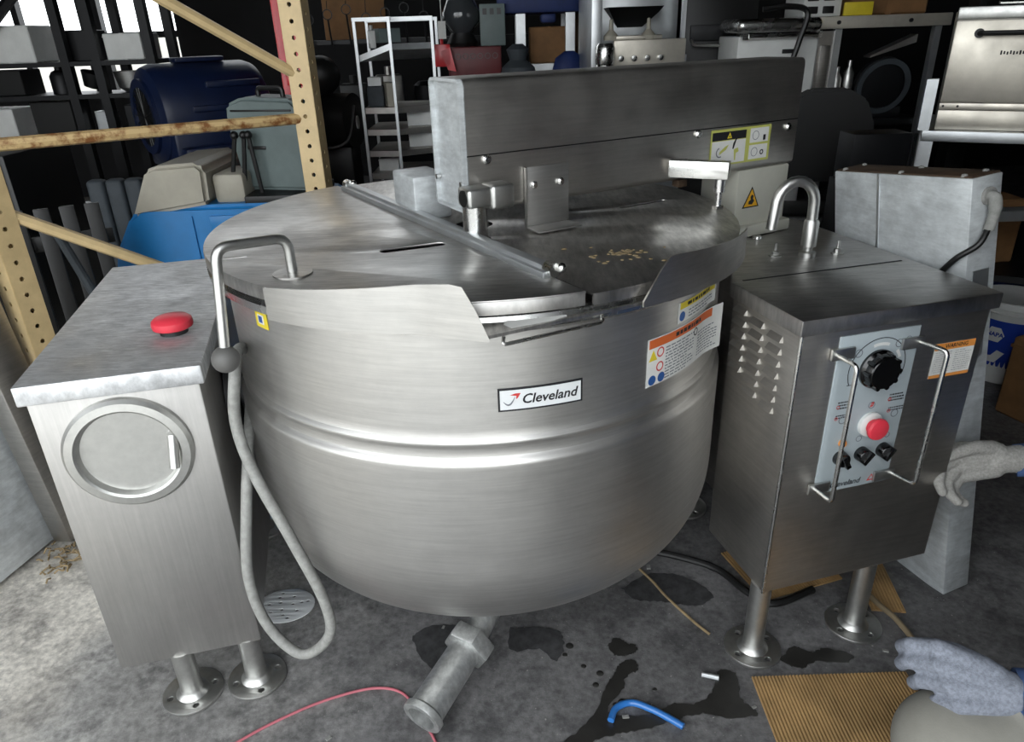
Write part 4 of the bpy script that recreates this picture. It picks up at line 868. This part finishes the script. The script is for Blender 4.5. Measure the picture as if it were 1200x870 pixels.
# ------------------------------------------------------------------ workbench with mixers, red unit
wb = thing('workbench', 'black workbench with small appliances behind the mixer bridge', 'workbench', (-.05, 5.0, 0))
b = MB(); b.box((-.36, 4.95, 1.17), (.02, 5.5, 1.22), .006); obj('worktop', b, 'black', wb)
for x in (-.34, -.04):
    for y in (4.98, 5.42): b = MB(); b.box((x, y, 0), (x+.05, y+.05, 1.17)); obj('leg', b, 'black', wb)
b = MB(); b.box((-.34, 4.99, .5), (0, 5.46, .53)); obj('shelf', b, 'black', wb)
ru = thing('red_control_unit', 'dark red appliance with a row of ring dials on the workbench', 'appliance', (-.16, 5.1, 1.22))
b = MB(); b.box((-.34, 4.97, 1.22), (.0, 5.3, 1.42), .012); obj('casing', b, 'red_dark', ru)
for k in range(6): b = MB(); b.ring([(.014, 0), (.018, 0), (.018, .006), (.014, .006)], 16, Matrix.Translation((-.275+k*.047, 4.97, 1.365)) @ Matrix.Rotation(PI/2, 4, 'X')); obj('dial_ring', b, 'rubber', ru)
b = MB(rot(.05, (-.40, 4.93, 0))); b.box((-.02, 0, 1.31), (.08, .02, 1.44), .004); b._add([(.06, 0, 1.29), (.11, 0, 1.28), (.08, 0, 1.42), (.02, 0, 1.40), (.06, .015, 1.29), (.11, .015, 1.28), (.08, .015, 1.42), (.02, .015, 1.40)], [(0, 1, 2, 3), (7, 6, 5, 4), (0, 4, 5, 1), (1, 5, 6, 2), (2, 6, 7, 3), (3, 7, 4, 0)]); b.cone((.03, .01, 1.44), (.03, .01, 1.47), .01, n=8); tag(obj('work_glove', b, 'red'), 'bright red work glove hanging in front of the workbench', 'glove')
b = MB(); b.box((-.39, 4.95, 1.47), (-.34, 4.96, 1.57), .002); b.tube([(-.365, 4.955, 1.57), (-.365, 4.955, 1.70)], .003, 5); tag(obj('paper_tag', b, 'paper'), 'pale hanging paper tag above the red glove', 'tag')
mx = thing('glass_bowl_mixer', 'black mixer with dark glass dome on top of the red unit', 'mixer', (-.25, 5.12, 1.42))
b = MB(Matrix.Translation((-.25, 5.12, 1.42))); b.lathe([(.09, 0), (.10, .02), (.07, .08), (.07, .09), (0, .09)], 24); obj('base', b, 'black', mx)
b = MB(Matrix.Translation((-.25, 5.12, 1.50))); b.lathe([(.07, 0), (.12, .06), (.125, .12), (.09, .19), (.04, .21), (0, .21)], 28); obj('dome', b, 'glass_smoke', mx)
ap = thing('outlet_panel', 'light grey panel with dark sockets standing on the red unit', 'panel', (-.06, 5.1, 1.42))
b = MB(); b.box((-.13, 5.05, 1.42), (.02, 5.1, 1.72) if False else (.03, 5.1, 1.66), .005); obj('face', b, 'case_grey', ap)
for k in range(3): b = MB(); b.box((-.11+k*.045, 5.045, 1.60), (-.085+k*.045, 5.05, 1.635)); obj('socket', b, 'black', ap)
b = MB(Matrix.Translation((.10, 4.78, 0))); b.lathe([(.12, 0), (.15, .1), (.14, .9), (.13, 1.18), (.10, 1.30), (.05, 1.34), (.07, 1.40), (.03, 1.43), (0, 1.43)], 20); tag(obj('cloth_sack', b, 'seat_grey'), 'tall grey cloth sack beside the black workbench', 'sack')
# blue topped stand
bt = thing('blue_stand', 'stand with aluminium profile legs and thick navy blue top', 'stand', (.33, 5.25, 0))
b = MB(); b.box((-.02, 5.1, 1.60), (.56, 5.6, 1.80), .02); b.box((.26, 5.15, 1.54), (.36, 5.25, 1.60), .02); obj('top', b, 'navy', bt)
for x in (.13, .45):
    for y in (5.14, 5.5):
        b = MB(); b.box((x-.03, y, 0), (x+.03, y+.05, 1.60)); [b.box((x+q, y-.004, 0), (x+q+.012, y, 1.6)) for q in (-.03, -.006, .018)]; obj('leg', b, 'alu', bt)
b = MB(); b.box((.15, 5.16, 1.255), (.45, 5.5, 1.30)); obj('shelf', b, 'alu', bt)
carton(.32, 5.78, 1.48, .42, .16, .34, 'cardboard', 'brown carton standing behind the blue-topped stand', yaw=.05) if False else carton(.32, 5.36, 1.301, .26, .22, .22, 'cardboard', 'brown carton on the shelf of blue-topped stand')
carton(.62, 5.75, 0, .26, .2, 1.62, 'cardboard', 'tall brown carton between the blue-topped stand and steel range')
b = MB(rot(.2, (.42, 4.86, 0))); b.lathe([(.12, 0), (.14, .2), (.13, 1.2), (.09, 1.34), (.03, 1.38), (0, 1.38)], 18, Matrix.Diagonal((1, .6, 1, 1))); tag(obj('blue_bag', b, 'navy'), 'tall navy blue bag standing before the blue-topped stand', 'bag')
b = MB(); b.box((.50, 4.9, 1.42), (.78, 4.96, 1.47), .004); b.box((.50, 4.9, 1.35), (.78, 4.93, 1.375), .002); [b.box((x, 4.9, 0), (x+.03, 4.95, 1.42)) for x in (.52, .74)]; tag(obj('rail_stand', b, 'white'), 'white rail on legs beside the steel range', 'rail')

# ------------------------------------------------------------------ steel range, black oven, white cabinet
rg = thing('steel_range', 'steel cooking range with dark hood and row of knobs behind bridge', 'range', (.74, 4.5, 0))
b = MB(); b.box((.49, 4.22, .1), (1.0, 4.9, 1.36), .006); b.box((.49, 4.5, 1.36), (1.0, 4.9, 1.75), .006); b.box((.48, 4.2, 1.1), (.535, 4.9, 1.85), .004); obj('body', b, 'alu', rg)
b = MB(); b._add([(.60, 4.34, 1.57), (.86, 4.34, 1.57), (.80, 4.5, 1.50), (.66, 4.5, 1.50), (.58, 4.30, 1.60), (.88, 4.30, 1.60), (.88, 4.5, 1.60), (.58, 4.5, 1.60)], [(0, 1, 5, 4), (1, 2, 6, 5), (3, 0, 4, 7), (0, 3, 2, 1), (4, 5, 6, 7)]); obj('hood', b, 'black', rg)
b = MB(); b.box((.60, 4.195, 1.27), (.985, 4.22, 1.44), .006); b.box((.58, 4.21, 1.44), (.86, 4.4, 1.46), .004); obj('knob_panel', b, 'oven_steel', rg)
for k in range(4): b = MB(); b.lathe([(.017, 0), (.014, .02), (0, .022)], 14, Matrix.Translation((.64+k*.07, 4.195, 1.35)) @ Matrix.Rotation(PI/2, 4, 'X')); obj('knob', b, 'steel_bright', rg)
for x in (.59, .79): b = MB(Matrix.Translation((x, 4.24, 1.44))); b.lathe([(.038, .0), (.04, .02), (.012, .05), (.01, .10), (0, .105)], 16); obj('burner', b, 'beige', rg)
for x in (.51, .94):
    for y in (4.25, 4.82): b = MB(); b.cone((x+.02, y, 0), (x+.02, y, .1), .02, n=12); obj('leg', b, 'steel_satin', rg)
b = MB(Matrix.Translation((.535, 4.02, 0))); b.box((-.12, -.1, 0), (.08, .1, 1.26), .004); b.box((-.11, -.104, .05), (.07, -.1, 1.2), .003); tag(obj('side_cabinet', b, 'dark_metal'), 'narrow dark cabinet in front of the steel range', 'cabinet')
b = MB(Matrix.Translation((.53, 4.01, 1.26))); b.lathe([(.048, 0), (.05, .02), (.05, .06), (.046, .07), (.05, .08), (.05, .15), (.044, .16), (.04, .17), (0, .17)], 28); tag(obj('steel_canister', b, 'steel_bright'), 'ribbed steel canister on the narrow dark cabinet', 'canister')
ov = thing('black_oven', 'black oven with long curved handle beside the steel range', 'oven', (1.2, 4.7, 0))
b = MB(); b.box((1.02, 4.4, .08), (1.42, 4.95, 1.72), .008); obj('body', b, 'black', ov)
b = MB(); b.box((1.05, 4.38, 1.42), (1.33, 4.40, 1.50), .004); obj('control_strip', b, 'dark_metal', ov)
b = MB(); b.tube(fillet([(1.06, 4.40, 1.44), (1.06, 4.35, 1.40), (1.30, 4.35, 1.39), (1.315, 4.38, 1.47)], .02), .008, 8); obj('handle', b, 'steel_satin', ov)
b = MB(); b.box((1.0, 4.38, 1.1), (1.02, 4.42, 1.7)); obj('trim', b, 'alu', ov)
b = MB(); b.box((1.04, 4.42, 0), (1.4, 4.9, .08)); obj('plinth', b, 'black', ov)
wc = thing('white_cabinet', 'white metal cabinet with rounded lid and chrome rail', 'cabinet', (1.42, 4.2, 0))
b = MB(); b.box((1.21, 4.02, .02), (1.62, 4.38, 1.44), .008); obj('body', b, 'white', wc)
b = MB(); b.box((1.20, 4.0, 1.455), (1.63, 4.38, 1.52), .028, 4); obj('lid', b, 'steel_bright', wc)
b = MB(); b.tube([(1.25, 3.985, 1.44), (1.60, 3.985, 1.44)], .012, 10); b.box((1.22, 3.98, 1.425), (1.25, 4.02, 1.455)); b.box((1.59, 3.98, 1.425), (1.62, 4.02, 1.455)); obj('rail', b, 'steel_bright', wc)
b = MB(); b.box((1.44, 4.008, 1.355), (1.52, 4.02, 1.375), .003); obj('latch', b, 'dark_metal', wc)
b = MB(); b.tube(bez([(1.30, 3.96, 1.56), (1.42, 3.95, 1.57), (1.52, 3.95, 1.54), (1.49, 3.94, 1.40), (1.45, 3.95, 1.20), (1.47, 3.96, .9)], 8), .014, 8); tag(obj('power_cable', b, 'black'), 'thick black cable draped over the white cabinet', 'cable')

# ------------------------------------------------------------------ right: steel shelf, slicer, oven on a stand
sh = thing('steel_table', 'tall steel shelf table with round bolts along its front edge', 'shelf', (1.95, 4.45, 0))
b = MB(); b.box((1.66, 4.18, 1.46), (2.38, 4.75, 1.52), .004); obj('top', b, 'oven_steel', sh)
for x in (1.78, 2.16): b = MB(); b.cone((x, 4.18, 1.49), (x, 4.17, 1.49), .010, n=10); obj('bolt', b, 'dark_metal', sh)
for x in (1.66, 1.78, 2.31):
    b = MB(); b.box((x, 4.2, 0), (x+.035, 4.24, 1.46)); obj('leg', b, 'alu', sh)
b = MB(); b.box((1.67, 4.24, .96), (2.36, 4.72, .99)); obj('shelf', b, 'dark_metal', sh)
b = MB(); b.box((1.695, 4.21, .99), (1.78, 4.23, 1.45)); b.box((1.71, 4.20, 1.1), (1.765, 4.215, 1.38), .003); obj('side_panel', b, 'steel_dark', sh)
ctl = thing('control_box', 'white control box with button pads and yellow label on steel table', 'control box', (1.66, 4.35, 1.52))
b = MB(); b.box((1.60, 4.22, 1.52), (1.80, 4.5, 1.75), .006); obj('case', b, 'white', ctl)
for k in range(4): b = MB(); b.box((1.615+.085*(k % 2), 4.212, 1.535+.06*(k//2)), (1.615+.085*(k % 2)+.06, 4.22, 1.57+.06*(k//2)), .004); obj('button_pad', b, 'black', ctl)
b = MB(); b.box((1.81, 4.20, 1.521), (1.96, 4.22, 1.585), .003); tag(obj('yellow_label_plate', b, 'yellow'), 'yellow card plate on the steel table beside control box', 'card')
carton(2.1, 4.5, 1.521, .42, .36, .3, 'cardboard', 'dark brown carton on top of the steel table')
sl_ = thing('meat_slicer', 'dark slicing machine with round blade guard under the steel table', 'slicer', (2.05, 4.4, .99))
b = MB(); b.lathe([(.0, 0), (.13, 0), (.15, .02), (.15, .05), (.10, .06), (0, .06)], 36, Matrix.Translation((2.12, 4.34, 1.17)) @ Matrix.Rotation(PI/2+.2, 4, 'X')); obj('blade_guard', b, 'dark_metal', sl_)
b = MB(); b.ring([(.12, 0), (.148, 0), (.148, .01), (.12, .01)], 36, Matrix.Translation((2.12, 4.275, 1.16)) @ Matrix.Rotation(PI/2+.2, 4, 'X')); obj('blade', b, 'seat_grey', sl_)
b = MB(); b.box((1.88, 4.3, .99), (2.26, 4.6, 1.05), .01); b.box((1.9, 4.32, 1.05), (2.0, 4.5, 1.14), .01); obj('base', b, 'dark_metal', sl_)
b = MB(); b._add([(2.02, 4.27, 1.31), (2.26, 4.27, 1.38), (2.26, 4.27, 1.42), (2.02, 4.27, 1.32), (2.02, 4.35, 1.31), (2.26, 4.35, 1.38), (2.26, 4.35, 1.42), (2.02, 4.35, 1.32)], [(0, 1, 2, 3), (7, 6, 5, 4), (0, 4, 5, 1), (1, 5, 6, 2), (2, 6, 7, 3), (3, 7, 4, 0)]); obj('food_chute', b, 'steel_dark', sl_)
for x, h in ((1.845, .15), (1.91, .16)):
    b = MB(Matrix.Translation((x, 4.26, 1.14 if x > 1.88 else 1.12)) ); b.lathe([(.026, 0), (.028, .01), (.028, h*.6), (.012, h*.8), (.012, h), (0, h)], 16); b.box((-.04, -.04, -.15 if x > 1.88 else -.13), (.03, .04, 0)); tag(obj('steel_shaker', b, 'steel_satin'), 'small steel bottle on a block under the steel table', 'bottle', 'steel bottles under the table')
oc = thing('office_chair', 'black office chair with rounded back behind the galvanised box', 'chair', (1.55, 3.5, 0))
b = MB(rot(-.2, (1.50, 3.52, .80))); 
o_ = [(-.2, 0), (.2, 0), (.22, .25), (.17, .37), (.08, .42), (-.08, .42), (-.17, .37), (-.22, .25)]
yprism(b, o_, -.03, .04); bmesh.ops.bevel(b.bm, geom=list(b.bm.edges), offset=.012, segments=2, affect='EDGES'); obj('backrest', b, 'black', oc)
b = MB(rot(-.2, (1.50, 3.44, .62))); b.box((-.24, -.24, 0), (.24, .08, .09), .03, 3); obj('seat', b, 'black', oc)
b = MB(); b.cone((1.5, 3.4, .1), (1.5, 3.4, .62), .03, n=12); obj('gas_lift', b, 'dark_metal', oc)
for k in range(5): b = MB(); t = 2*PI*k/5+.3; b.tube([(1.5, 3.4, .12), (1.5+.28*math.cos(t), 3.4+.28*math.sin(t), .07)], .02, 8); b.ball((1.5+.28*math.cos(t), 3.4+.28*math.sin(t), .032), .032); obj('leg', b, 'black', oc)
b = MB(); b.box((1.34, 2.86, 0), (1.58, 3.02, .92), .006); b.box((1.575, 2.855, .1), (1.585, 2.86, 1.10)); b.box((1.35, 2.87, .92), (1.575, 3.01, 1.10), .004); tag(obj('dark_appliance', b, 'dark_metal'), 'dark upright appliance with bright edge in front of office chair', 'appliance')
dk = thing('steel_post', 'dark steel rack upright with slots beside the right oven', 'post', (2.42, 4.1, 0))
b = MB(); b.box((2.40, 4.0, 0), (2.50, 4.1, 2.3), .004); obj('upright', b, 'dark_metal', dk)
for k in range(24): b = MB(); b.box((2.43, 3.997, .4+k*.07), (2.445, 4.0, .44+k*.07)); obj('slot', b, 'black', dk)
# oven on its stand
FO = Matrix.Translation((1.87, 3.3, 0)) @ Matrix.Rotation(-.5, 4, 'Z') @ Matrix.Translation((-1.87, -3.3, 0))
os_ = thing('oven_stand', 'steel angle stand carrying the pizza oven', 'stand', (2.25, 3.6, 0))
b = MB(FO); b.box((1.85, 3.28, 1.005), (2.75, 3.95, 1.05), .003); obj('frame', b, 'alu', os_)
for x, y in ((1.85, 3.28), (2.70, 3.28), (1.85, 3.90), (2.70, 3.90)):
    b = MB(FO); b.box((x, y, 0), (x+.05, y+.05, 1.005)); obj('leg', b, 'alu', os_)
b = MB(FO); b.box((1.83, 3.285, 1.05), (1.875, 3.33, 1.26)); obj('corner_guard', b, 'alu', os_)
b = MB(FO); b.box((1.86, 3.3, .40), (2.74, 3.93, .43)); obj('lower_shelf', b, 'dark_metal', os_)
ov2 = thing('deck_oven', 'stainless deck oven with pull-down door and tubular handle on steel stand', 'oven', (2.3, 3.6, 1.05))
b = MB(FO); b.box((1.90, 3.33, 1.05), (2.74, 3.94, 1.52), .005); obj('body', b, 'steel_dark', ov2)
b = MB(FO); b.box((1.895, 3.30, 1.165), (2.74, 3.33, 1.485), .006); dr = obj('door', b, 'oven_steel', ov2)
b = MB(FO); b.tube(fillet([(1.985, 3.30, 1.435), (1.985, 3.255, 1.435), (2.66, 3.255, 1.435), (2.66, 3.30, 1.435)], .02), .010, 10); b.cone((1.985, 3.30, 1.435), (1.985, 3.27, 1.435), .018, n=14); obj('handle', b, 'black', dr)
b = MB(FO)
for k in range(9): b.box((2.075+k*.011, 3.2965, 1.352+.002*(k % 2)), (2.081+k*.011, 3.30, 1.368-.002*(k % 3)), .001, 1)
obj('emblem', b, 'dark_metal', dr)
b = MB(FO); b.box((1.895, 3.31, 1.135), (2.74, 3.34, 1.163), .003); tr = obj('trim_strip', b, 'oven_steel', ov2)
b = MB(FO); [b.cone((x, 3.31, 1.15), (x, 3.305, 1.15), .005, n=8) for x in (1.91, 1.965)]; obj('trim_screw', b, 'black', ov2)
b = MB(FO); b.box((1.895, 3.315, 1.052), (2.74, 3.335, 1.133), .003); obj('lower_panel', b, 'oven_steel', ov2)
b = MB(FO); [b.cone((2.24+.013*(k % 4), 3.316, 1.065+.016*(k//4)), (2.24+.013*(k % 4), 3.312, 1.065+.016*(k//4)), .004, n=6) for k in range(16)]; obj('vent_grille', b, 'black', ov2)
b = MB(FO); b.box((1.895, 3.31, 1.488), (2.74, 3.34, 1.535), .005); obj('top_rail', b, 'steel_satin', ov2)
b = MB(FO); b.tube(fillet([(2.04, 3.42, 1.60), (2.04, 3.40, 1.545), (2.20, 3.38, 1.545)], .01), .006, 6); b.cone((2.04, 3.42, 1.54), (2.04, 3.42, 1.6), .004, n=6); tag(obj('bent_rod', b, 'steel_bright'), 'bent white metal rod lying on top of deck oven', 'rod')
# lower right: bucket, cartons, crates
bu = thing('oil_pail', 'white plastic pail with blue label beside the control console', 'pail', (2.25, 2.98, 0))
F = Matrix.Translation((2.25, 2.98, 0))
b = MB(F); b.lathe([(.132, 0), (.136, .004), (.148, .34), (.150, .345), (.150, .36), (0, .36)], 48); obj('shell', b, 'white', bu)
b = MB(F); b.lathe([(.153, .345), (.157, .35), (.157, .372), (.150, .378), (.135, .372), (0, .370)], 48); b.tube([(.156*math.cos(t), .156*math.sin(t), .33) for t in [2*PI*i/40 for i in range(40)]], .005, 6, closed=True); obj('lid', b, 'white', bu)
def pw(ang, z):
    def f(v):
        zz = z+v.y; r = .133+.0455*zz+.001; a = ang+v.x/r; return F @ V(((r+v.z)*math.cos(a), (r+v.z)*math.sin(a), zz))
    return f
PA = -2.50
def pd(me, dx, dy, m, n, dz=0.): 
    t = bmesh.new(); t.from_mesh(me); bmesh.ops.triangulate(t, faces=t.faces); bmesh.ops.subdivide_edges(t, edges=[e for e in t.edges if e.calc_length() > .008], cuts=5, use_grid_fill=True); t.to_mesh(me); t.free()
    b = MB(); f = pw(PA, .17); b.mesh(me, lambda v: f(v+V((dx, dy, dz)))); return obj(n, b, m, bu)
pd(grid_plate(.20, .25, .0008), 0, 0, 'print_blue' if False else 'navy', 'blue_label')
M['label_blue'] = mat('label_blue', '#1d3c9c', .4)
bpy.data.objects[[o.name for o in bu.children if o.name.startswith('blue_label')][0]].data.materials[0] = M['label_blue']
pd(plate_mesh([circ(0, 0, .038, 6)], .0006), -.008, .06, 'white', 'hexagon_logo', .0012)
pd(text_mesh('NAPA', .026, 0, .001), -.008, .06, 'label_blue', 'logo_lettering', .0022)
pd(plate_mesh([[(-.05, -.03), (.02, -.03), (.05, .02), (.02, .03), (.0, .0), (-.03, -.005)]], .0006), -.005, -.04, 'white', 'label_picture', .0012)
pd(dashes(.12, .02, 2, 40, hw=.6), 0, -.095, 'white', 'label_text', .0012)
carton(2.24, 2.50, 0, .34, .40, .34, 'cardboard', 'brown cardboard carton with open creased side beside the pail', yaw=.35)
cr = thing('plastic_crate', 'dark blue plastic crate behind the white pail', 'crate', (2.45, 3.2, 0))
cx0, cy0 = 2.22, 3.16
b = MB(); b.box((cx0, cy0, .0), (cx0+.6, cy0+.03, .38), .005); b.box((cx0, cy0+.07, 0), (cx0+.6, cy0+.1, .38), .005); b.box((cx0, cy0+.03, 0), (cx0+.6, cy0+.07, .02)); obj('wall', b, 'navy', cr)
b = MB(); b.box((cx0-.01, cy0-.012, .38), (cx0+.61, cy0+.105, .42), .006); obj('rim', b, 'navy', cr)
carton(2.25, 3.42, .43, .3, .26, .3, 'cardboard', 'brown carton on the lower shelf of the oven stand')
carton(2.56, 3.3, .43, .22, .3, .22, 'black', 'black box on the lower shelf of the oven stand', lid=False)
b = MB(); b.box((1.96, 3.02, .70), (3.0, 3.10, .745), .003); [b.box((x, 3.03, 0), (x+.04, 3.09, .70)) for x in (1.97, 2.9)]; tag(obj('steel_barrier', b, 'alu'), 'low steel rail on legs in front of the oven stand', 'rail')

# ------------------------------------------------------------------ crouching worker at the right edge
def remesh(build, voxel, smooth=6):
    bm = build.bm; me = bpy.data.meshes.new('tmp'); bm.to_mesh(me); bm.free()
    o = bpy.data.objects.new('tmp', me); C.objects.link(o)
    r = o.modifiers.new('r', 'REMESH'); r.mode = 'VOXEL'; r.voxel_size = voxel
    s = o.modifiers.new('s', 'SMOOTH'); s.factor = .5; s.iterations = smooth
    m2 = eval_mesh(o); bpy.data.objects.remove(o); return m2
def solid(name, build, voxel, mats, parent, segs=None, smooth=6):
    """segs: (p0, p1, material index) - each face takes the material of its nearest segment"""
    me = remesh(build, voxel, smooth); b = MB(); b.mesh(me, lambda v: v.copy())
    if segs:
        for f in b.bm.faces:
            c = f.calc_center_median(); best = None
            for p, q, i, ra, rb in segs:
                e = q-p; t = max(0, min(1, (c-p).dot(e)/max(1e-9, e.dot(e)))); dd = (c-p-e*t).length-(ra+(rb-ra)*t)
                if best is None or dd < best[0]: best = (dd, i)
            f.material_index = best[1]
    return obj(name, b, None, parent, angle=180, mats=mats)
PE = thing('person', 'person in blue jacket, grey trousers and knit gloves crouching and holding galvanised box', 'person', (1.2, .9, 0))
J = {k: V(v) for k, v in dict(pel=(1.30, .80, .36), chest=(1.36, .92, .74), neck=(1.32, .98, .93), headc=(1.28, 1.02, 1.07),
    hipL=(1.24, .70, .34), hipR=(1.36, .90, .34), kneeL=(.768, .862, .318), ankL=(.98, .74, .09), toeL=(.80, .80, .05),
    kneeR=(1.40, 1.32, .34), ankR=(1.36, 1.04, .10), toeR=(1.33, 1.22, .05),
    shL=(1.30, .76, .84), elL=(1.12, .77, .47), wrL=(.890, .858, .428), shR=(1.44, 1.12, .84), elR=(1.62, 1.36, .60), wrR=(1.275, 1.526, .482)).items()}
b = MB()
segs = []
def limb(a, c, r0, r1, mi): b.capsule(J[a], J[c], r0, r1); segs.append((J[a], J[c], mi, r0, r1))
limb('pel', 'chest', .15, .17, 0); limb('chest', 'neck', .15, .07, 0); limb('shL', 'shR', .075, .075, 0); limb('hipL', 'hipR', .12, .12, 1)
limb('hipL', 'kneeL', .115, .105, 1); limb('kneeL', 'ankL', .10, .05, 1); limb('hipR', 'kneeR', .105, .08, 1); limb('kneeR', 'ankR', .075, .05, 1)
limb('ankL', 'toeL', .05, .045, 4); limb('ankR', 'toeR', .05, .045, 4)
limb('shL', 'elL', .065, .052, 0); limb('elL', 'wrL', .062, .054, 0); limb('shR', 'elR', .065, .05, 0); limb('elR', 'wrR', .05, .036, 0)
b.capsule(J['neck'], J['headc'], .055, .06); b.ball(J['headc'], .095, (.95, .95, 1.22)); segs.append((J['neck']+V((0, 0, .04)), J['headc'], 2, .055, .11))
fd = V((-.85, .5, -.15)).normalized(); rt = fd.cross(V((0, 0, 1))).normalized(); hc = J['headc']
b.capsule(hc+fd*.088+V((0, 0, .012)), hc+fd*.108-V((0, 0, .018)), .010, .014); b.ball(hc+fd*.06-V((0, 0, .085)), .042)
for s_ in (-1, 1): b.ball(hc+rt*.092*s_, .024, (.6, .8, 1.2))
segs.append((hc, hc+fd*.08, 2, .1, .05))
pb = solid('body', b, .013, ['sleeve', 'trouser', 'skin', 'hair', 'leather'], PE, segs)
b = MB()
b.ball(hc+V((0, 0, .03))-fd*.022, .102, (.98, .98, 1.02)); solid('hair', b, .012, ['hair'], PE)
for s_ in (-1, 1): b = MB(); b.ball(hc+fd*.088+rt*.034*s_+V((0, 0, .018)), .010); obj('eye', b, 'white', PE)
b = MB(); b.capsule(hc+fd*.092+rt*.022-V((0, 0, .052)), hc+fd*.092-rt*.022-V((0, 0, .052)), .006, .006); obj('mouth', b, 'red_dark', PE)
def hand(name, m, wrist, palm_dir, across, down, curls, voxel, spread=.021, size=1., tail=.055):
    """palm_dir: wrist to knuckles, across: index towards little finger, down: side the fingers curl to"""
    w, p, a, dn = V(wrist), V(palm_dir).normalized(), V(across).normalized(), V(down).normalized()
    b = MB(); s = size
    kn = w+p*.092*s
    for i in range(4):
        k = kn+a*(i-1.5)*spread*s-p*abs(i-1.2)*.006*s
        b.capsule(w+a*(i-1.5)*.013*s+p*.01*s, k, .019*s, .0145*s)
        L3 = [(.040, .026, .021), (.045, .029, .022), (.042, .027, .021), (.033, .021, .018)][i]
        t = 0; q = k
        for j in range(3):
            t += curls[i][j]; d = p*math.cos(t)+dn*math.sin(t); n = q+d*L3[j]*s
            b.capsule(q, n, (.0125-.0008*j)*s, (.0118-.0010*j)*s); q = n
    th0 = w+p*.022*s-a*.026*s; th1 = th0+(p*.72-a*.45+dn*.35).normalized()*.044*s; th2 = th1+(p*.9+dn*.22-a*.02).normalized()*.034*s; th3 = th2+(p*.95+dn*.2+a*.15).normalized()*.027*s
    b.capsule(w+p*.01*s-a*.012*s, th0, .019*s, .018*s); b.capsule(th0, th1, .018*s, .0145*s); b.capsule(th1, th2, .0142*s, .0130*s); b.capsule(th2, th3, .0130*s, .0115*s)
    b.capsule(w-p*tail*s, w+p*.01*s, .031*s, .027*s)
    g = solid(name, b, voxel, [m], PE, smooth=3); return g
hand('glove', 'glove', (1.222, 1.522, .488), (-1, .0, -.03), (-.05, -.25, -.95), (-.10, -.60, -.55), [(.05, .2, .15), (.5, .8, .5), (.8, .9, .6), (.9, 1.0, .6)], .0042, size=1.2)
hand('glove', 'glove_blue', (.838, .872, .444), (-.93, .30, .10), (.10, -.74, -.66), (-.12, .66, -.74), [(1.0, .7, .4), (1.05, .7, .4), (1.1, .7, .4), (1.15, .7, .4)], .0042, size=1.15, spread=.027, tail=.0)
b = MB(); d_ = (J['wrR']-J['elR']).normalized(); b.tube([J['wrR']-d_*.02, J['wrR']+d_*.012], [.043, .041], 24); obj('cuff', b, 'sleeve', PE)
b = MB(); d_ = (J['wrL']-J['elL']).normalized(); b.tube([J['wrL']-d_*.01, J['wrL']+d_*.036], [.058, .055], 24); obj('cuff', b, 'sleeve', PE)
